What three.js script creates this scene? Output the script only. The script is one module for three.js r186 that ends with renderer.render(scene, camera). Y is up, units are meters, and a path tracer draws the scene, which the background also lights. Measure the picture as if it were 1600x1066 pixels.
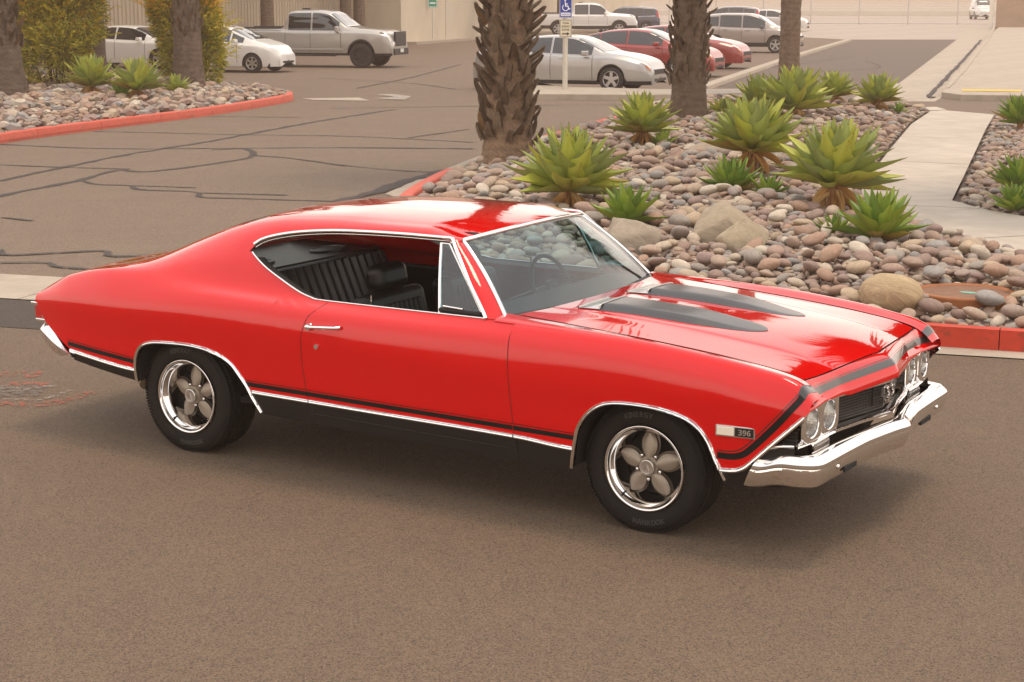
import * as THREE from 'three';
import { mergeGeometries, mergeVertices, toCreasedNormals } from 'three/addons/utils/BufferGeometryUtils.js';
import { RoundedBoxGeometry } from 'three/addons/geometries/RoundedBoxGeometry.js';
import { ImprovedNoise } from 'three/addons/math/ImprovedNoise.js';
import { FontLoader } from 'three/addons/loaders/FontLoader.js';
import { TextGeometry } from 'three/addons/geometries/TextGeometry.js';

// ---------------------------------------------------------------- camera, sky, sun, exposure, air
const scene = new THREE.Scene();
const camera = new THREE.PerspectiveCamera(22.23, 1024 / 682, 0.1, 1200);
camera.position.set(5.0878, 2.5152, 7.8802);
camera.rotation.set(-0.19759, 0.55871, 0, 'YXZ');
const noise = new ImprovedNoise();
const smooth = (a, b, x) => { const t = Math.min(1, Math.max(0, (x - a) / (b - a))); return t * t * (3 - 2 * t); };
const mix = (a, b, t) => a + (b - a) * t;
{
  const W = 512, H = 256, d = new Float32Array(W * H * 4);
  for (let j = 0; j < H; j++) for (let i = 0; i < W; i++) {
    const el = ((j + .5) / H - .5) * Math.PI, az = (i + .5) / W * 2 * Math.PI;
    const e = Math.max(0, el), cx = Math.cos(az) * Math.cos(el), cz = Math.sin(az) * Math.cos(el), cy = Math.sin(el);
    const n = noise.noise(cx * 2.1 + 7, cy * 4.6, cz * 2.1) * .6 + noise.noise(cx * 5 + 3, cy * 9, cz * 5 + 1) * .3 + noise.noise(cx * 11, cy * 18 + 2, cz * 11) * .15;
    const t = smooth(.12, .75, e), c = 1 + n * .22 * smooth(0.03, .4, e);
    const o = (j * W + i) * 4;
    const h = 1 - smooth(.02, .5, e); d[o] = (mix(1.6, 1.34, t) + .55 * h) * c; d[o + 1] = (mix(1.42, 1.3, t) + .46 * h) * c; d[o + 2] = (mix(1.28, 1.3, t) + .38 * h) * c; d[o + 3] = 1;
  }
  const sky = new THREE.DataTexture(d, W, H, THREE.RGBAFormat, THREE.FloatType);
  sky.mapping = THREE.EquirectangularReflectionMapping; sky.magFilter = sky.minFilter = THREE.LinearFilter; sky.wrapS = THREE.RepeatWrapping; sky.needsUpdate = true;
  scene.background = sky; scene.environment = sky;
}
const sun = new THREE.DirectionalLight(0xffe6c8, 1.6);
sun.position.set(5, 46, -8); sun.target.position.set(0, 0, 0); sun.castShadow = true; sun.shadow.radius = 34;
sun.shadow.mapSize.set(2048, 2048);
Object.assign(sun.shadow.camera, { left: -60, right: 60, top: 60, bottom: -60, near: 1, far: 160 });
scene.add(sun, sun.target);
scene.fog = new THREE.FogExp2(0xffe0cb, 0.0015);
const renderer = new THREE.WebGLRenderer({ antialias: true });
renderer.setSize(1024, 682);
renderer.toneMapping = THREE.LinearToneMapping; renderer.toneMappingExposure = 1.0;
renderer.shadowMap.enabled = true;

// ---------------------------------------------------------------- helpers
let seed = 12345;
const rnd = () => { seed = (seed + 0x6D2B79F5) | 0; let t = Math.imul(seed ^ (seed >>> 15), 1 | seed); t = (t + Math.imul(t ^ (t >>> 7), 61 | t)) ^ t; return ((t ^ (t >>> 14)) >>> 0) / 4294967296; };
const rr = (a, b) => a + (b - a) * rnd();
const V = (x, y, z) => new THREE.Vector3(x, y, z);
const taken = {};
function numbered(n) { const k = taken[n] = (taken[n] ?? -1) + 1; return k ? n + '_' + String(k).padStart(3, '0') : n; }
function part(name, geo, mat, parent, label) {
  const m = new THREE.Mesh(geo, mat); m.name = name; m.castShadow = m.receiveShadow = true;
  if (label) m.userData.label = label;
  (parent || scene).add(m); if (!parent) m.name = numbered(name); return m;
}
function tag(o, label, category, group) { o.userData.label = label; o.userData.category = category; if (group) o.userData.group = group; return o; }
function struct(name, geo, mat) { const m = part(name, geo, mat); m.userData.kind = 'structure'; return m; }
function thing(name, label, category, p = [0, 0, 0], turn = 0, group) {
  const g = new THREE.Group(); g.name = numbered(name); g.position.set(...p); g.rotation.y = turn; scene.add(g); return tag(g, label, category, group);
}
function sub(name, parent) { const g = new THREE.Group(); g.name = name; parent.add(g); return g; }
// geometry from raw arrays
function geom(pos, idx, nor, uv) {
  const g = new THREE.BufferGeometry(); g.setAttribute('position', new THREE.Float32BufferAttribute(pos, 3)); g.setIndex(idx);
  g.setAttribute('uv', new THREE.Float32BufferAttribute(uv && uv.length ? uv : new Array(pos.length / 3 * 2).fill(0), 2));
  if (nor) g.setAttribute('normal', new THREE.Float32BufferAttribute(nor, 3)); else g.computeVertexNormals();
  return g;
}
// grid surface f(i, j) -> [x, y, z] ; optional normal function
function grid(nu, nv, f, nf) {
  const p = [], n = [], uv = [], ix = [];
  for (let i = 0; i <= nu; i++) for (let j = 0; j <= nv; j++) { p.push(...f(i / nu, j / nv, i, j)); if (nf) n.push(...nf(i / nu, j / nv, i, j)); uv.push(i / nu, j / nv); }
  for (let i = 0; i < nu; i++) for (let j = 0; j < nv; j++) { const a = i * (nv + 1) + j, b = a + nv + 1; ix.push(a, b, a + 1, b, b + 1, a + 1); }
  return geom(p, ix, nf ? n : null, uv);
}
function mirrorZ(g0) {
  const g = g0.clone(), p = g.attributes.position, n = g.attributes.normal;
  for (let i = 0; i < p.count; i++) { p.setZ(i, -p.getZ(i)); if (n) n.setZ(i, -n.getZ(i)); }
  const ix = g.index; if (ix) for (let i = 0; i < ix.count; i += 3) { const a = ix.getX(i); ix.setX(i, ix.getX(i + 2)); ix.setX(i + 2, a); }
  else { for (const k of Object.keys(g.attributes)) { const at = g.attributes[k], s = at.itemSize; for (let i = 0; i < at.count; i += 3) for (let c = 0; c < s; c++) { const a = at.array[i * s + c]; at.array[i * s + c] = at.array[(i + 2) * s + c]; at.array[(i + 2) * s + c] = a; } } }
  return g;
}
function merge(list) { const l = list.map(g => { const q = g.index ? g.toNonIndexed() : g.clone(); for (const k of Object.keys(q.attributes)) if (!['position', 'normal', 'uv'].includes(k)) q.deleteAttribute(k); return q; }); return mergeGeometries(l); }
const box = (w, h, d, x = 0, y = 0, z = 0) => new THREE.BoxGeometry(w, h, d).translate(x, y, z);
const rbox = (w, h, d, r, x = 0, y = 0, z = 0, s = 2) => new RoundedBoxGeometry(w, h, d, s, r).translate(x, y, z);
const cyl = (r0, r1, h, n = 20, x = 0, y = 0, z = 0) => new THREE.CylinderGeometry(r0, r1, h, n).translate(x, y, z);
const path = (pts, closed = false, tension = .5) => new THREE.CatmullRomCurve3(pts.map(p => p.isVector3 ? p : V(...p)), closed, 'catmullrom', tension);
const tube = (pts, r, n = 40, k = 8, closed = false) => new THREE.TubeGeometry(pts.getPoint ? pts : path(pts, closed), n, r, k, closed);
// sweep a flat profile [[a, b], ...] (a along normal n(t), b along binormal) along points with given frames
function sweep(pts, A, B, prof, closedProf = true) {     // A, B: arrays of vectors for the two profile axes
  const m = prof.length, pos = [], ix = [];
  for (let i = 0; i < pts.length; i++) for (const [a, b] of prof) pos.push(pts[i].x + A[i].x * a + B[i].x * b, pts[i].y + A[i].y * a + B[i].y * b, pts[i].z + A[i].z * a + B[i].z * b);
  for (let i = 0; i < pts.length - 1; i++) for (let j = 0; j < (closedProf ? m : m - 1); j++) { const a = i * m + j, b = i * m + (j + 1) % m, c = a + m, d = b + m; ix.push(a, c, b, b, c, d); }
  if (closedProf) for (const e of [0, (pts.length - 1) * m]) for (let j = 1; j < m - 1; j++) e ? ix.push(e, e + j + 1, e + j) : ix.push(e, e + j, e + j + 1);
  return toCreasedNormals(geom(pos, ix).toNonIndexed(), .7);
}
// smooth table interpolation (monotone cubic): rows [x, a, b, ...] -> x => [a, b, ...]
function table(rows) {
  const n = rows.length, k = rows[0].length - 1, h = [], tg = [];
  for (let i = 0; i < n - 1; i++) h.push(rows[i + 1][0] - rows[i][0]);
  for (let i = 0; i < n; i++) { const t = []; for (let c = 1; c <= k; c++) {
    const dl = i ? (rows[i][c] - rows[i - 1][c]) / h[i - 1] : null, dr = i < n - 1 ? (rows[i + 1][c] - rows[i][c]) / h[i] : null;
    if (dl === null) t.push(dr); else if (dr === null) t.push(dl); else if (dl * dr <= 0) t.push(0);
    else { const w1 = 2 * h[i] + h[i - 1], w2 = h[i] + 2 * h[i - 1]; t.push((w1 + w2) / (w1 / dl + w2 / dr)); } } tg.push(t); }
  return x => {
    if (x <= rows[0][0]) return rows[0].slice(1); if (x >= rows[n - 1][0]) return rows[n - 1].slice(1);
    let i = 0; while (x > rows[i + 1][0]) i++;
    const s = (x - rows[i][0]) / h[i], s2 = s * s, s3 = s2 * s, out = [];
    for (let c = 0; c < k; c++) out.push((2 * s3 - 3 * s2 + 1) * rows[i][c + 1] + (s3 - 2 * s2 + s) * h[i] * tg[i][c] + (3 * s2 - 2 * s3) * rows[i + 1][c + 1] + (s3 - s2) * h[i] * tg[i + 1][c]);
    return out;
  };
}
// a body surface: control curves x -> [y, z]; P(x, t) runs through them with t = 0 .. K
class Loft {
  constructor(tabs) { this.c = tabs.map(table); this.K = tabs.length - 1; }
  P(x, t) {
    const K = this.K, q = this.c.map(f => f(x)); t = Math.min(K, Math.max(0, t));
    let i = Math.min(K - 1, Math.floor(t)); const s = t - i;
    const p1 = q[i], p2 = q[i + 1], p0 = i ? q[i - 1] : [2 * p1[0] - p2[0], 2 * p1[1] - p2[1]], p3 = i + 2 <= K ? q[i + 2] : [2 * p2[0] - p1[0], p2[1] < 1e-6 && p2[1] > -1e-6 ? -p1[1] : 2 * p2[1] - p1[1]];
    const d = (a, b) => Math.max(1e-4, Math.sqrt(Math.hypot(a[0] - b[0], a[1] - b[1])));
    const d1 = d(p0, p1), d2 = d(p1, p2), d3 = d(p2, p3), o = [x];
    if (p3[1] === -p1[1] && i + 2 > K) p3[0] = p1[0];
    for (let c = 0; c < 2; c++) {
      const m1 = d2 * ((p1[c] - p0[c]) / d1 - (p2[c] - p0[c]) / (d1 + d2) + (p2[c] - p1[c]) / d2), m2 = d2 * ((p2[c] - p1[c]) / d2 - (p3[c] - p1[c]) / (d2 + d3) + (p3[c] - p2[c]) / d3);
      const s2 = s * s, s3 = s2 * s; o.push((2 * s3 - 3 * s2 + 1) * p1[c] + (s3 - 2 * s2 + s) * m1 + (3 * s2 - 2 * s3) * p2[c] + (s3 - s2) * m2);
    }
    return o;
  }
  N(x, t) {
    const e = .012, a = this.P(x + e, t), b = this.P(x - e, t), t0 = Math.max(0, t - e), t1 = Math.min(this.K, t + e), c = this.P(x, t1), d = this.P(x, t0);
    const v = V(c[0] - d[0], c[1] - d[1], c[2] - d[2]).cross(V(a[0] - b[0], a[1] - b[1], a[2] - b[2])).negate().normalize();
    return [v.x, v.y, v.z];
  }
  tY(x, y, t0, t1) { for (let k = 0; k < 40; k++) { const m = (t0 + t1) / 2; if (this.P(x, m)[1] < y) t0 = m; else t1 = m; } return (t0 + t1) / 2; }
  at(x, t, off = 0) { const p = this.P(x, t); if (!off) return p; const n = this.N(x, t); return [p[0] + n[0] * off, p[1] + n[1] * off, p[2] + n[2] * off]; }
  // sheet over columns [{x, a, b}] where a, b are t limits
  sheet(cols, rows, off = 0) {
    return grid(cols.length - 1, rows, (u, v, i, j) => { const c = cols[i]; return this.at(c.xf ? c.xf(v) : c.x, mix(c.a, c.b, v), off); }, (u, v, i, j) => { const c = cols[i]; return this.N(c.xf ? c.xf(v) : c.x, mix(c.a, c.b, v)); });
  }
}
const range = (a, b, n) => Array.from({ length: n + 1 }, (_, i) => a + (b - a) * i / n);
const poly = pts => x => { if (x <= pts[0][0]) return pts[0][1]; for (let i = 1; i < pts.length; i++) if (x <= pts[i][0]) return mix(pts[i - 1][1], pts[i][1], (x - pts[i - 1][0]) / (pts[i][0] - pts[i - 1][0])); return pts[pts.length - 1][1]; };
// textures
function dataTex(n, f, rep = 1, srgb = false) {
  const d = new Uint8Array(n * n * 4); for (let j = 0; j < n; j++) for (let i = 0; i < n; i++) { const c = f(i / n, j / n, i, j), o = (j * n + i) * 4; d[o] = c[0] * 255; d[o + 1] = c[1] * 255; d[o + 2] = c[2] * 255; d[o + 3] = 255; }
  const t = new THREE.DataTexture(d, n, n); t.wrapS = t.wrapT = THREE.RepeatWrapping; t.magFilter = THREE.LinearFilter; t.minFilter = THREE.LinearMipmapLinearFilter; t.generateMipmaps = true; t.repeat.set(rep, rep); if (srgb) t.colorSpace = THREE.SRGBColorSpace; t.needsUpdate = true; return t;
}
const tn = (u, v, f, o = 0) => {                                           // tileable noise on a torus
  const a = u * 2 * Math.PI, b = v * 2 * Math.PI, r = f / (2 * Math.PI);
  return noise.noise(Math.cos(a) * r + 40 + o, Math.sin(a) * r + Math.cos(b) * r * 1.01 + 11, Math.sin(b) * r + 5 + o) ;
};
const clamp01 = x => Math.min(1, Math.max(0, x));
const lin = (r, g, b) => new THREE.Color().setRGB(r, g, b);
const std = (c, rough = .7, o = {}) => new THREE.MeshStandardMaterial({ color: c, roughness: rough, ...o });
const phys = (c, o = {}) => new THREE.MeshPhysicalMaterial({ color: c, ...o });
const font = await new FontLoader().loadAsync('fonts/droid/droid_sans_bold.typeface.json');

const M = {
  red: phys(lin(.62, .0004, .0008), { roughness: .08, ior: 1.2, clearcoat: 1, clearcoatRoughness: .012 }),
  black: std(lin(.009, .008, .0075), .4), rubber: phys(lin(.013, .0115, .0105), { roughness: .7, specularIntensity: .4 }), dark: std(lin(.01, .009, .009), .8),
  chrome: std(lin(.86, .85, .84), .06, { metalness: 1 }), satin: std(lin(.62, .6, .57), .3, { metalness: 1 }),
  petal: std(lin(.34, .285, .225), .55, { metalness: .6 }), vinyl: phys(lin(.008, .0065, .006), { roughness: .38, specularIntensity: .6 }), carpet: std(lin(.007, .0065, .0065), .95),
  glass: phys(lin(.42, .66, .70), { roughness: .0, transmission: 1, thickness: 0, ior: 1.85 }),
  tint: phys(lin(.55, .62, .62), { roughness: .0, transmission: 1, thickness: 0, ior: 1.5 }),
  lamp: phys(lin(.95, .95, .92), { roughness: .03, transmission: .9, thickness: 0, ior: 1.5 }),
  stripe: phys(lin(.013, .012, .012), { roughness: .4, clearcoat: .9, clearcoatRoughness: .03 }),
  scoop: phys(lin(.016, .016, .019), { roughness: .42, clearcoat: .55, clearcoatRoughness: .16 }),
  band: phys(lin(.008, .0075, .007), { roughness: .5, specularIntensity: .5 }),
  redlens: phys(lin(.5, .01, .01), { roughness: .15, clearcoat: 1 }),
};

// ================================================================ ground, road, beds, path
const aggT = (s0, o) => dataTex(1024, (u, v, i, j) => {
  const I = i >> 1, J = (j + (I & 1)) >> 1, h = Math.abs(Math.sin(I * 127.1 + J * 311.7 + s0) * 43758.5453) % 1, h2 = Math.abs(Math.sin(I * 269.5 + J * 183.3 + s0 * 2) * 24634.6345) % 1;
  const a = tn(u, v, 6, o), b = tn(u, v, 22, o + 9), c = tn(u, v, 70, o + 3), d = tn(u, v, 190, o + 5);
  const l = .70 + .035 * a + .035 * b + .03 * c + .05 * d + (h > .94 ? .25 + .75 * h2 : 0) - (h < .18 ? .2 + .35 * h2 : 0) + (h2 - .5) * .34;
  return [clamp01(l * (1 + .02 * b)), clamp01(l * (.985 + .015 * c)), clamp01(l * (.965 - .01 * a))];
}, 1);
const aggA = aggT(1, 0), aggB = aggT(7, 20);
const patchT = dataTex(512, (u, v) => { const l = .84 + .11 * tn(u, v, 5, 2) + .09 * tn(u, v, 13, 8) + .05 * tn(u, v, 40, 4); return [clamp01(l), clamp01(l * .995), clamp01(l * .985)]; });
function layered(fine, metres) {      // a material whose fine grain repeats every `metres`, with a bump of the same grain
  const t = fine.clone(); t.repeat.set(1 / metres, 1 / metres); t.needsUpdate = true; return t;
}
const asphalt = (c, tex, m, bump = .004) => { const t = layered(tex, m); return std(c, .88, { map: t, bumpMap: t, bumpScale: bump }); };
M.lot = asphalt(lin(.252, .184, .13), aggA, 3.4); M.street = asphalt(lin(.195, .135, .088), aggB, 2.7, .004); M.newAsphalt = asphalt(lin(.085, .065, .052), aggB, 3.2, .006);
M.farLot = asphalt(lin(.19, .145, .115), aggA, 3.1);  // far lot base colour, lightened to hold some distance haze
M.concrete = std(lin(.47, .40, .32), .86, { map: layered(patchT, 2.1), bumpMap: layered(aggA, 1.5), bumpScale: .002 });
M.path = std(lin(.56, .49, .41), .85, { map: layered(patchT, 3.3), bumpMap: layered(aggA, 1.7), bumpScale: .0015 });
M.seal = std(lin(.07, .058, .055), .85, { alphaMap: dataTex(256, (u, v) => { const n = tn(u, v, 24, 4) + .7 * tn(u, v, 70, 2); const a = n < -.55 ? .1 : n < -.3 ? .55 : .93; return [a, a, a]; }), transparent: true, bumpMap: layered(aggB, .6), bumpScale: .004 });
const curbT = dataTex(512, (u, v, i, j) => { const n = tn(u, v, 9, 1) + .6 * tn(u, v, 30, 6) + .4 * tn(u, v, 80, 3); const w = clamp01((n - .44) * 4); const l = .9 + .12 * tn(u, v, 20, 7); return [mix(l, .62, w), mix(l * .92, .9, w * .9), mix(l * .9, .9, w * .9)]; });
M.curbRed = std(lin(.55, .052, .022), .7, { map: layered(curbT, 1.3) }); M.curbOld = std(lin(.62, .13, .085), .75, { map: layered(curbT, 1.1) });
M.soil = std(lin(.13, .09, .07), .95, { map: layered(patchT, .7) });
const flat = (pts, y) => { const s = new THREE.Shape(pts.map(p => new THREE.Vector2(p[0], -p[1]))); const g = new THREE.ShapeGeometry(s); g.rotateX(-Math.PI / 2); return g.translate(0, y, 0); };
const ground = struct('ground', flat([[-700, -700], [700, -700], [700, 500], [-700, 500]], 0), M.lot);
// the street runs along a line falling back to the right: z = -2.05 - .26 (x + 6)
const SL = x => -2.05 - .26 * (x + 6);
const street = struct('street', flat([[-90, SL(-90)], [90, SL(90)], [90, 60], [-90, 60]], .004), M.street);
struct('fresh_asphalt_strip', flat([[-60, SL(-60) + .02], [-3.2, SL(-3.2) + .02], [-2.2, SL(-2.2) + .55], [-2.9, SL(-2.9) + 1.12], [-20, SL(-20) + 1.2], [-60, SL(-60) + 1.2]], .008), M.newAsphalt);
const gut = struct('gutter', flat([[-60, SL(-60)], [60, SL(60)], [60, SL(60) - .42], [1.2, SL(1.2) - .42], [-3.5, SL(-3.5) - .9], [-5.5, SL(-5.5) - 1.15], [-60, SL(-60) - 1.15]], .012), M.concrete);
for (const x of range(-24, 12, 12)) part('joint', flat([[x, SL(x) - .01], [x + .012, SL(x) - .01], [x - .26 + .012, SL(x) - 1.1], [x - .26, SL(x) - 1.1]], .0125), M.soil, gut);
// crack sealing, paint and chalk on the asphalt
const strip = (pts, w, y, n = 0) => {
  const c = path(pts.map(p => V(p[0], y, p[1])), false, .5), N = n || Math.max(8, Math.round(c.getLength() / .12)), P = c.getSpacedPoints(N);
  const Lm = c.getLength(), fixUv = g => { const q = g.attributes.uv; for (let i = 0; i < q.count; i++) q.setXY(i, q.getX(i) * Lm * .8, q.getY(i) * w * .8 + pts[0][0]); return g; };
  return fixUv(grid(N, 1, (u, v, i, j) => { const t = c.getTangentAt(u), k = (v - .5) * (w * (1 + 1.1 * noise.noise(P[i].x * 2.3, P[i].z * 2.1, j * 3 + 1)) + .012), wob = .03 * noise.noise(P[i].x * 1.7 + 5, P[i].z * 1.7, 2); return [P[i].x - t.z * (k + wob), y, P[i].z + t.x * (k + wob)]; }));
};
const CR = [[[-13.39, -8.49], [-13.88, -9.73], [-14.78, -12.4], [-15.42, -15.18], [-16.56, -18.99], [-17.6, -23.5]],
[[-11.2, -5.9], [-11.99, -7.24], [-12.56, -9.17], [-13.1, -10.41], [-12.56, -10.56], [-12.65, -12.44], [-13, -13.28], [-13.87, -14.12], [-14.19, -13.68]],
[[-12.56, -9.17], [-11.96, -8.89], [-11.5, -9.03], [-11.01, -8.72], [-10.24, -8.9], [-9.76, -8.49], [-9.29, -8.64], [-7.93, -9.08]],
[[-11.5, -9.03], [-11.04, -9.16], [-10.56, -9.3]], [[-10.11, -8.84], [-8.99, -9.25]], [[-17.94, -12.57], [-15.63, -13.03], [-12.58, -15.17], [-10.6, -16.1]],
[[-18.67, -15.44], [-17.57, -15.82], [-15.88, -16.28], [-14.01, -17.05], [-11.36, -17.18]], [[-13, -13.28], [-12.12, -13.19], [-10.67, -12.67]],
[[-15.16, -10.07], [-14.23, -10.27], [-13.05, -10.62]], [[-19.59, -19.62], [-17.7, -20.41]], [[-10.32, -5.74], [-9.79, -5.73]],
[[-12.67, -15.11], [-10.67, -16.11]], [[-10.85, -12.75], [-9.92, -12.57], [-8.91, -12.65], [-9.12, -13.64]],
[[-12.84, -17.33], [-13.03, -19.56]], [[-23.54, -30], [-25.85, -35.78], [-30.01, -44.75]], [[-8.35, -3.97], [-7.99, -3.78], [-7.43, -4.44], [-7.07, -4.25], [-6.67, -4.71]],
[[-7.68, -3.37], [-7.32, -3.6], [-7.03, -3.49], [-6.4, -3.6]], [[-21, -31], [-24, -33], [-28, -34]], [[-19, -23], [-16, -26], [-14, -27.5]], [[-22, -38], [-19.5, -47], [-21, -60]], [[-33, -50], [-28, -62], [-30, -70]],
[[-14.4, -42], [-16.5, -46], [-16.2, -50], [-19, -56]], [[-16.5, -46], [-18.5, -46.5]], [[-17, -39], [-20, -50]]];
CR.forEach((c, i) => part('crack_seal', strip(c, i === 0 || i === 1 ? .10 : .06, .006 + i * .0004), M.seal, ground));
part('crack_seal', strip([[-8, -9.04], [-8.15, -9.91], [-8.74, -11.71], [-9.12, -13.64], [-10.4, -18.4], [-11.9, -22.9], [-13, -26]], .2, .016), M.seal, ground);
const cnv = (w, h, f) => { const c = document.createElement('canvas'); c.width = w; c.height = h; f(c.getContext('2d'), w, h); const t = new THREE.CanvasTexture(c); t.colorSpace = THREE.SRGBColorSpace; return t; };
const worn = (seedN, th) => dataTex(256, (u, v) => { const n = tn(u, v, 30, seedN) + .7 * tn(u, v, 80, seedN + 3) + .4 * tn(u, v, 160, seedN); const a = .5 * smooth(th - .12, th + .35, n); return [a, a, a]; }, 1);
const chalk = (c, s, th) => std(c, .95, { alphaMap: worn(s, th), transparent: true });
const mRedChalk = chalk(lin(.42, .10, .065), 3, .05), mWhiteChalk = chalk(lin(.42, .38, .34), 8, .08), mPaint = chalk(lin(.7, .66, .6), 5, -.3), mGreyChalk = chalk(lin(.18, .16, .15), 12, -.1);
const marks = [['chalk_mark', mRedChalk, [[-4.6, .62], [-4.0, .12], [-3.62, -.1]], .13], ['chalk_mark', mRedChalk, [[-4.3, .72], [-3.7, .28], [-3.36, .1]], .1], ['chalk_mark', mRedChalk, [[-4.0, 1.2], [-3.22, .66], [-2.98, .5], [-2.95, .1]], .12], ['chalk_mark', mWhiteChalk, [[-3.95, 1.0], [-3.25, .56], [-3.08, .42], [-3.12, .12]], .03], ['chalk_mark', mGreyChalk, [[-4.2, .9], [-3.6, .5], [-3.2, .3]], .34],
  ['chalk_mark', mWhiteChalk, [[-3.8, .5], [-3.5, .34], [-3.2, .05]], .02], ['chalk_mark', mWhiteChalk, [[-3.7, .58], [-3.4, .38], [-3.3, .1]], .015]];
marks.forEach(([n, m, p, w], i) => { const g = strip(p, w, .009 + i * .001, 40); part(n, g, m, street); });
part('paint_mark', flat([[-21.1, -27.6], [-20.9, -28], [-19.9, -27.4], [-19.3, -26.3], [-19.6, -26.1], [-20.3, -27.2]], .03), mPaint, ground); part('paint_mark', flat([[-20.2, -26.3], [-20.1, -26.9], [-19.2, -26.2]], .03), mPaint, ground);

// ---- beds
const inPoly = (x, z, P) => { let c = false; for (let i = 0, j = P.length - 1; i < P.length; j = i++) if ((P[i][1] > z) !== (P[j][1] > z) && x < (P[j][0] - P[i][0]) * (z - P[i][1]) / (P[j][1] - P[i][1]) + P[i][0]) c = !c; return c; };
const edgeD = (x, z, P) => { let d = 1e9; for (let i = 0, j = P.length - 1; i < P.length; j = i++) { const ax = P[j][0], az = P[j][1], bx = P[i][0] - ax, bz = P[i][1] - az, t = clamp01(((x - ax) * bx + (z - az) * bz) / (bx * bx + bz * bz)); d = Math.min(d, Math.hypot(x - ax - bx * t, z - az - bz * t)); } return d; };
const curve2 = (pts, n) => path(pts.map(p => V(p[0], 0, p[1])), false, .5).getSpacedPoints(n).map(p => [p.x, p.z]);
const curbR = curve2([[9, -6.5], [6, -5.62], [3.2, -4.85], [1.5, -4.42], [.3, -4.28], [-1.2, -4.4], [-3, -5], [-4.9, -6.4], [-6.3, -8.1], [-7.3, -9.9], [-8.3, -12.3], [-9.4, -15.6], [-10.6, -19.8], [-11.4, -22.9], [-12.6, -26.4], [-12.9, -28.6]], 46);
const pathL = [[-6.95, -28.1], [-5.98, -24.05], [-4.4, -18.52], [-3.15, -14.26], [-2.7, -12.83], [-2.05, -11.3], [-1.5, -10.6], [-1.01, -10.08], [-.72, -9.85], [-.33, -9.37], [.31, -8.6], [.8, -8.1], [2.2, -7.1], [9, -4.9 - 2.4]];
const pathR = [[-5.44, -27.5], [-4.42, -23.59], [-2.37, -16.01], [-1.39, -12.37], [-.77, -11.69], [-.23, -11.31], [3, -9.4], [9, -7.6 - 1.4]];
const bedR = [...curbR, [-11.2, -28.4], ...pathL, [9, -7.2]];
const bedR2 = [...pathR, [12, -9], [12, -60], [-4.6, -44.8], [-6.2, -33.6], [-5.6, -29]];
const curbLp = curve2([[-15.2, -6.2], [-16.6, -9.6], [-18.1, -12.8], [-18.95, -16.1], [-19.5, -18.9], [-20.1, -21.1], [-21.1, -23.9], [-21.9, -25.3], [-22.9, -26.1], [-24.5, -26.7], [-30, -28.6], [-36, -30.4]], 34);
const bedL = [...curbLp, [-44, -25], [-34, -2]];
const moundR = (x, z) => .10 + .13 * smooth(0, 1.6, edgeD(x, z, bedR)), moundL = (x, z) => .10 + .10 * smooth(0, 1.4, edgeD(x, z, bedL)), moundR2 = (x, z) => .07 + .05 * smooth(0, 1, edgeD(x, z, bedR2));
function bed(P, f, x0, x1, z0, z1, s) {
  const nx = Math.round((x1 - x0) / s), nz = Math.round((z1 - z0) / s), p = [], uv = [], ix = [];
  for (let i = 0; i <= nx; i++) for (let j = 0; j <= nz; j++) { const x = x0 + i * s, z = z0 + j * s; p.push(x, inPoly(x, z, P) ? f(x, z) - .03 : -.05, z); uv.push(x, z); }
  for (let i = 0; i < nx; i++) for (let j = 0; j < nz; j++) { const a = i * (nz + 1) + j, b = a + nz + 1; if ([a, a + 1, b, b + 1].every(k => p[k * 3 + 1] > 0)) ix.push(a, a + 1, b, b, a + 1, b + 1); }
  return merge([geom(p, ix, null, uv), flat(P, .045)]);
}
const bedRight = struct('planting_bed', bed(bedR, moundR, -13.5, 9, -29, -4, .25), M.soil);
const bedFar = struct('planting_bed', bed(bedR2, moundR2, -6.5, 6, -46, -9, .4), M.soil);
const bedLeft = struct('planting_bed', bed(bedL, moundL, -38, -15, -30.5, -3, .4), M.soil);
const walk = struct('path', flat([...pathL.slice().reverse(), [-6.9, -28.3], ...pathR].filter((p, i, a) => true), .1), M.path);
part('edge', strip([...pathR], .02, .095, 60), M.soil, walk); 
for (const [a, b] of [[[-6.6, -25.6], [-4.98, -25.6]], [[-5.4, -21.2], [-3.75, -21.2]], [[-4.1, -16.8], [-2.6, -16.8]], [[-2.2, -11.5], [-.85, -11.75]], [[-.2, -9.2], [.9, -10.6]], [[2.2, -7.1], [3, -9.3]]]) part('joint', strip([a, [(a[0] + b[0]) / 2, (a[1] + b[1]) / 2], b], .006, .1015, 8), M.soil, walk);
// kerbs, cut into stones
function kerb(name, pts, mat, w, h, lens, inside) {
  const g = new THREE.Group(); g.name = numbered(name); g.userData.kind = 'structure'; scene.add(g);
  const c = path(pts.map(p => V(p[0], 0, p[1])), false, .5), Lg = c.getLength(), n = Math.round(Lg / lens);
  for (let k = 0; k < n; k++) {
    const P = [], A = [], B = []; for (let i = 0; i <= 8; i++) { const u = (k + (i / 8) * .996 + .002) / n, p = c.getPointAt(Math.min(1, u)), t = c.getTangentAt(Math.min(1, u)); P.push(p); A.push(V(t.z, 0, -t.x).multiplyScalar(inside)); B.push(V(0, 1, 0)); }
    const q = sweep(P, A, B, [[0, -.05], [.012, h - .03], [.02, h - .012], [.035, h - .002], [.06, h], [w, h], [w, -.05]]);
    const pos = q.attributes.position, uv = q.attributes.uv; for (let i = 0; i < pos.count; i++) uv.setXY(i, pos.getX(i) + pos.getZ(i) * .7, pos.getY(i) * 1.3 + pos.getZ(i) * .5);
    part('kerb_stone', q, typeof mat === 'function' ? mat((k + .5) / n, c.getPointAt((k + .5) / n)) : mat, g);
  }
  return g;
}
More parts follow.
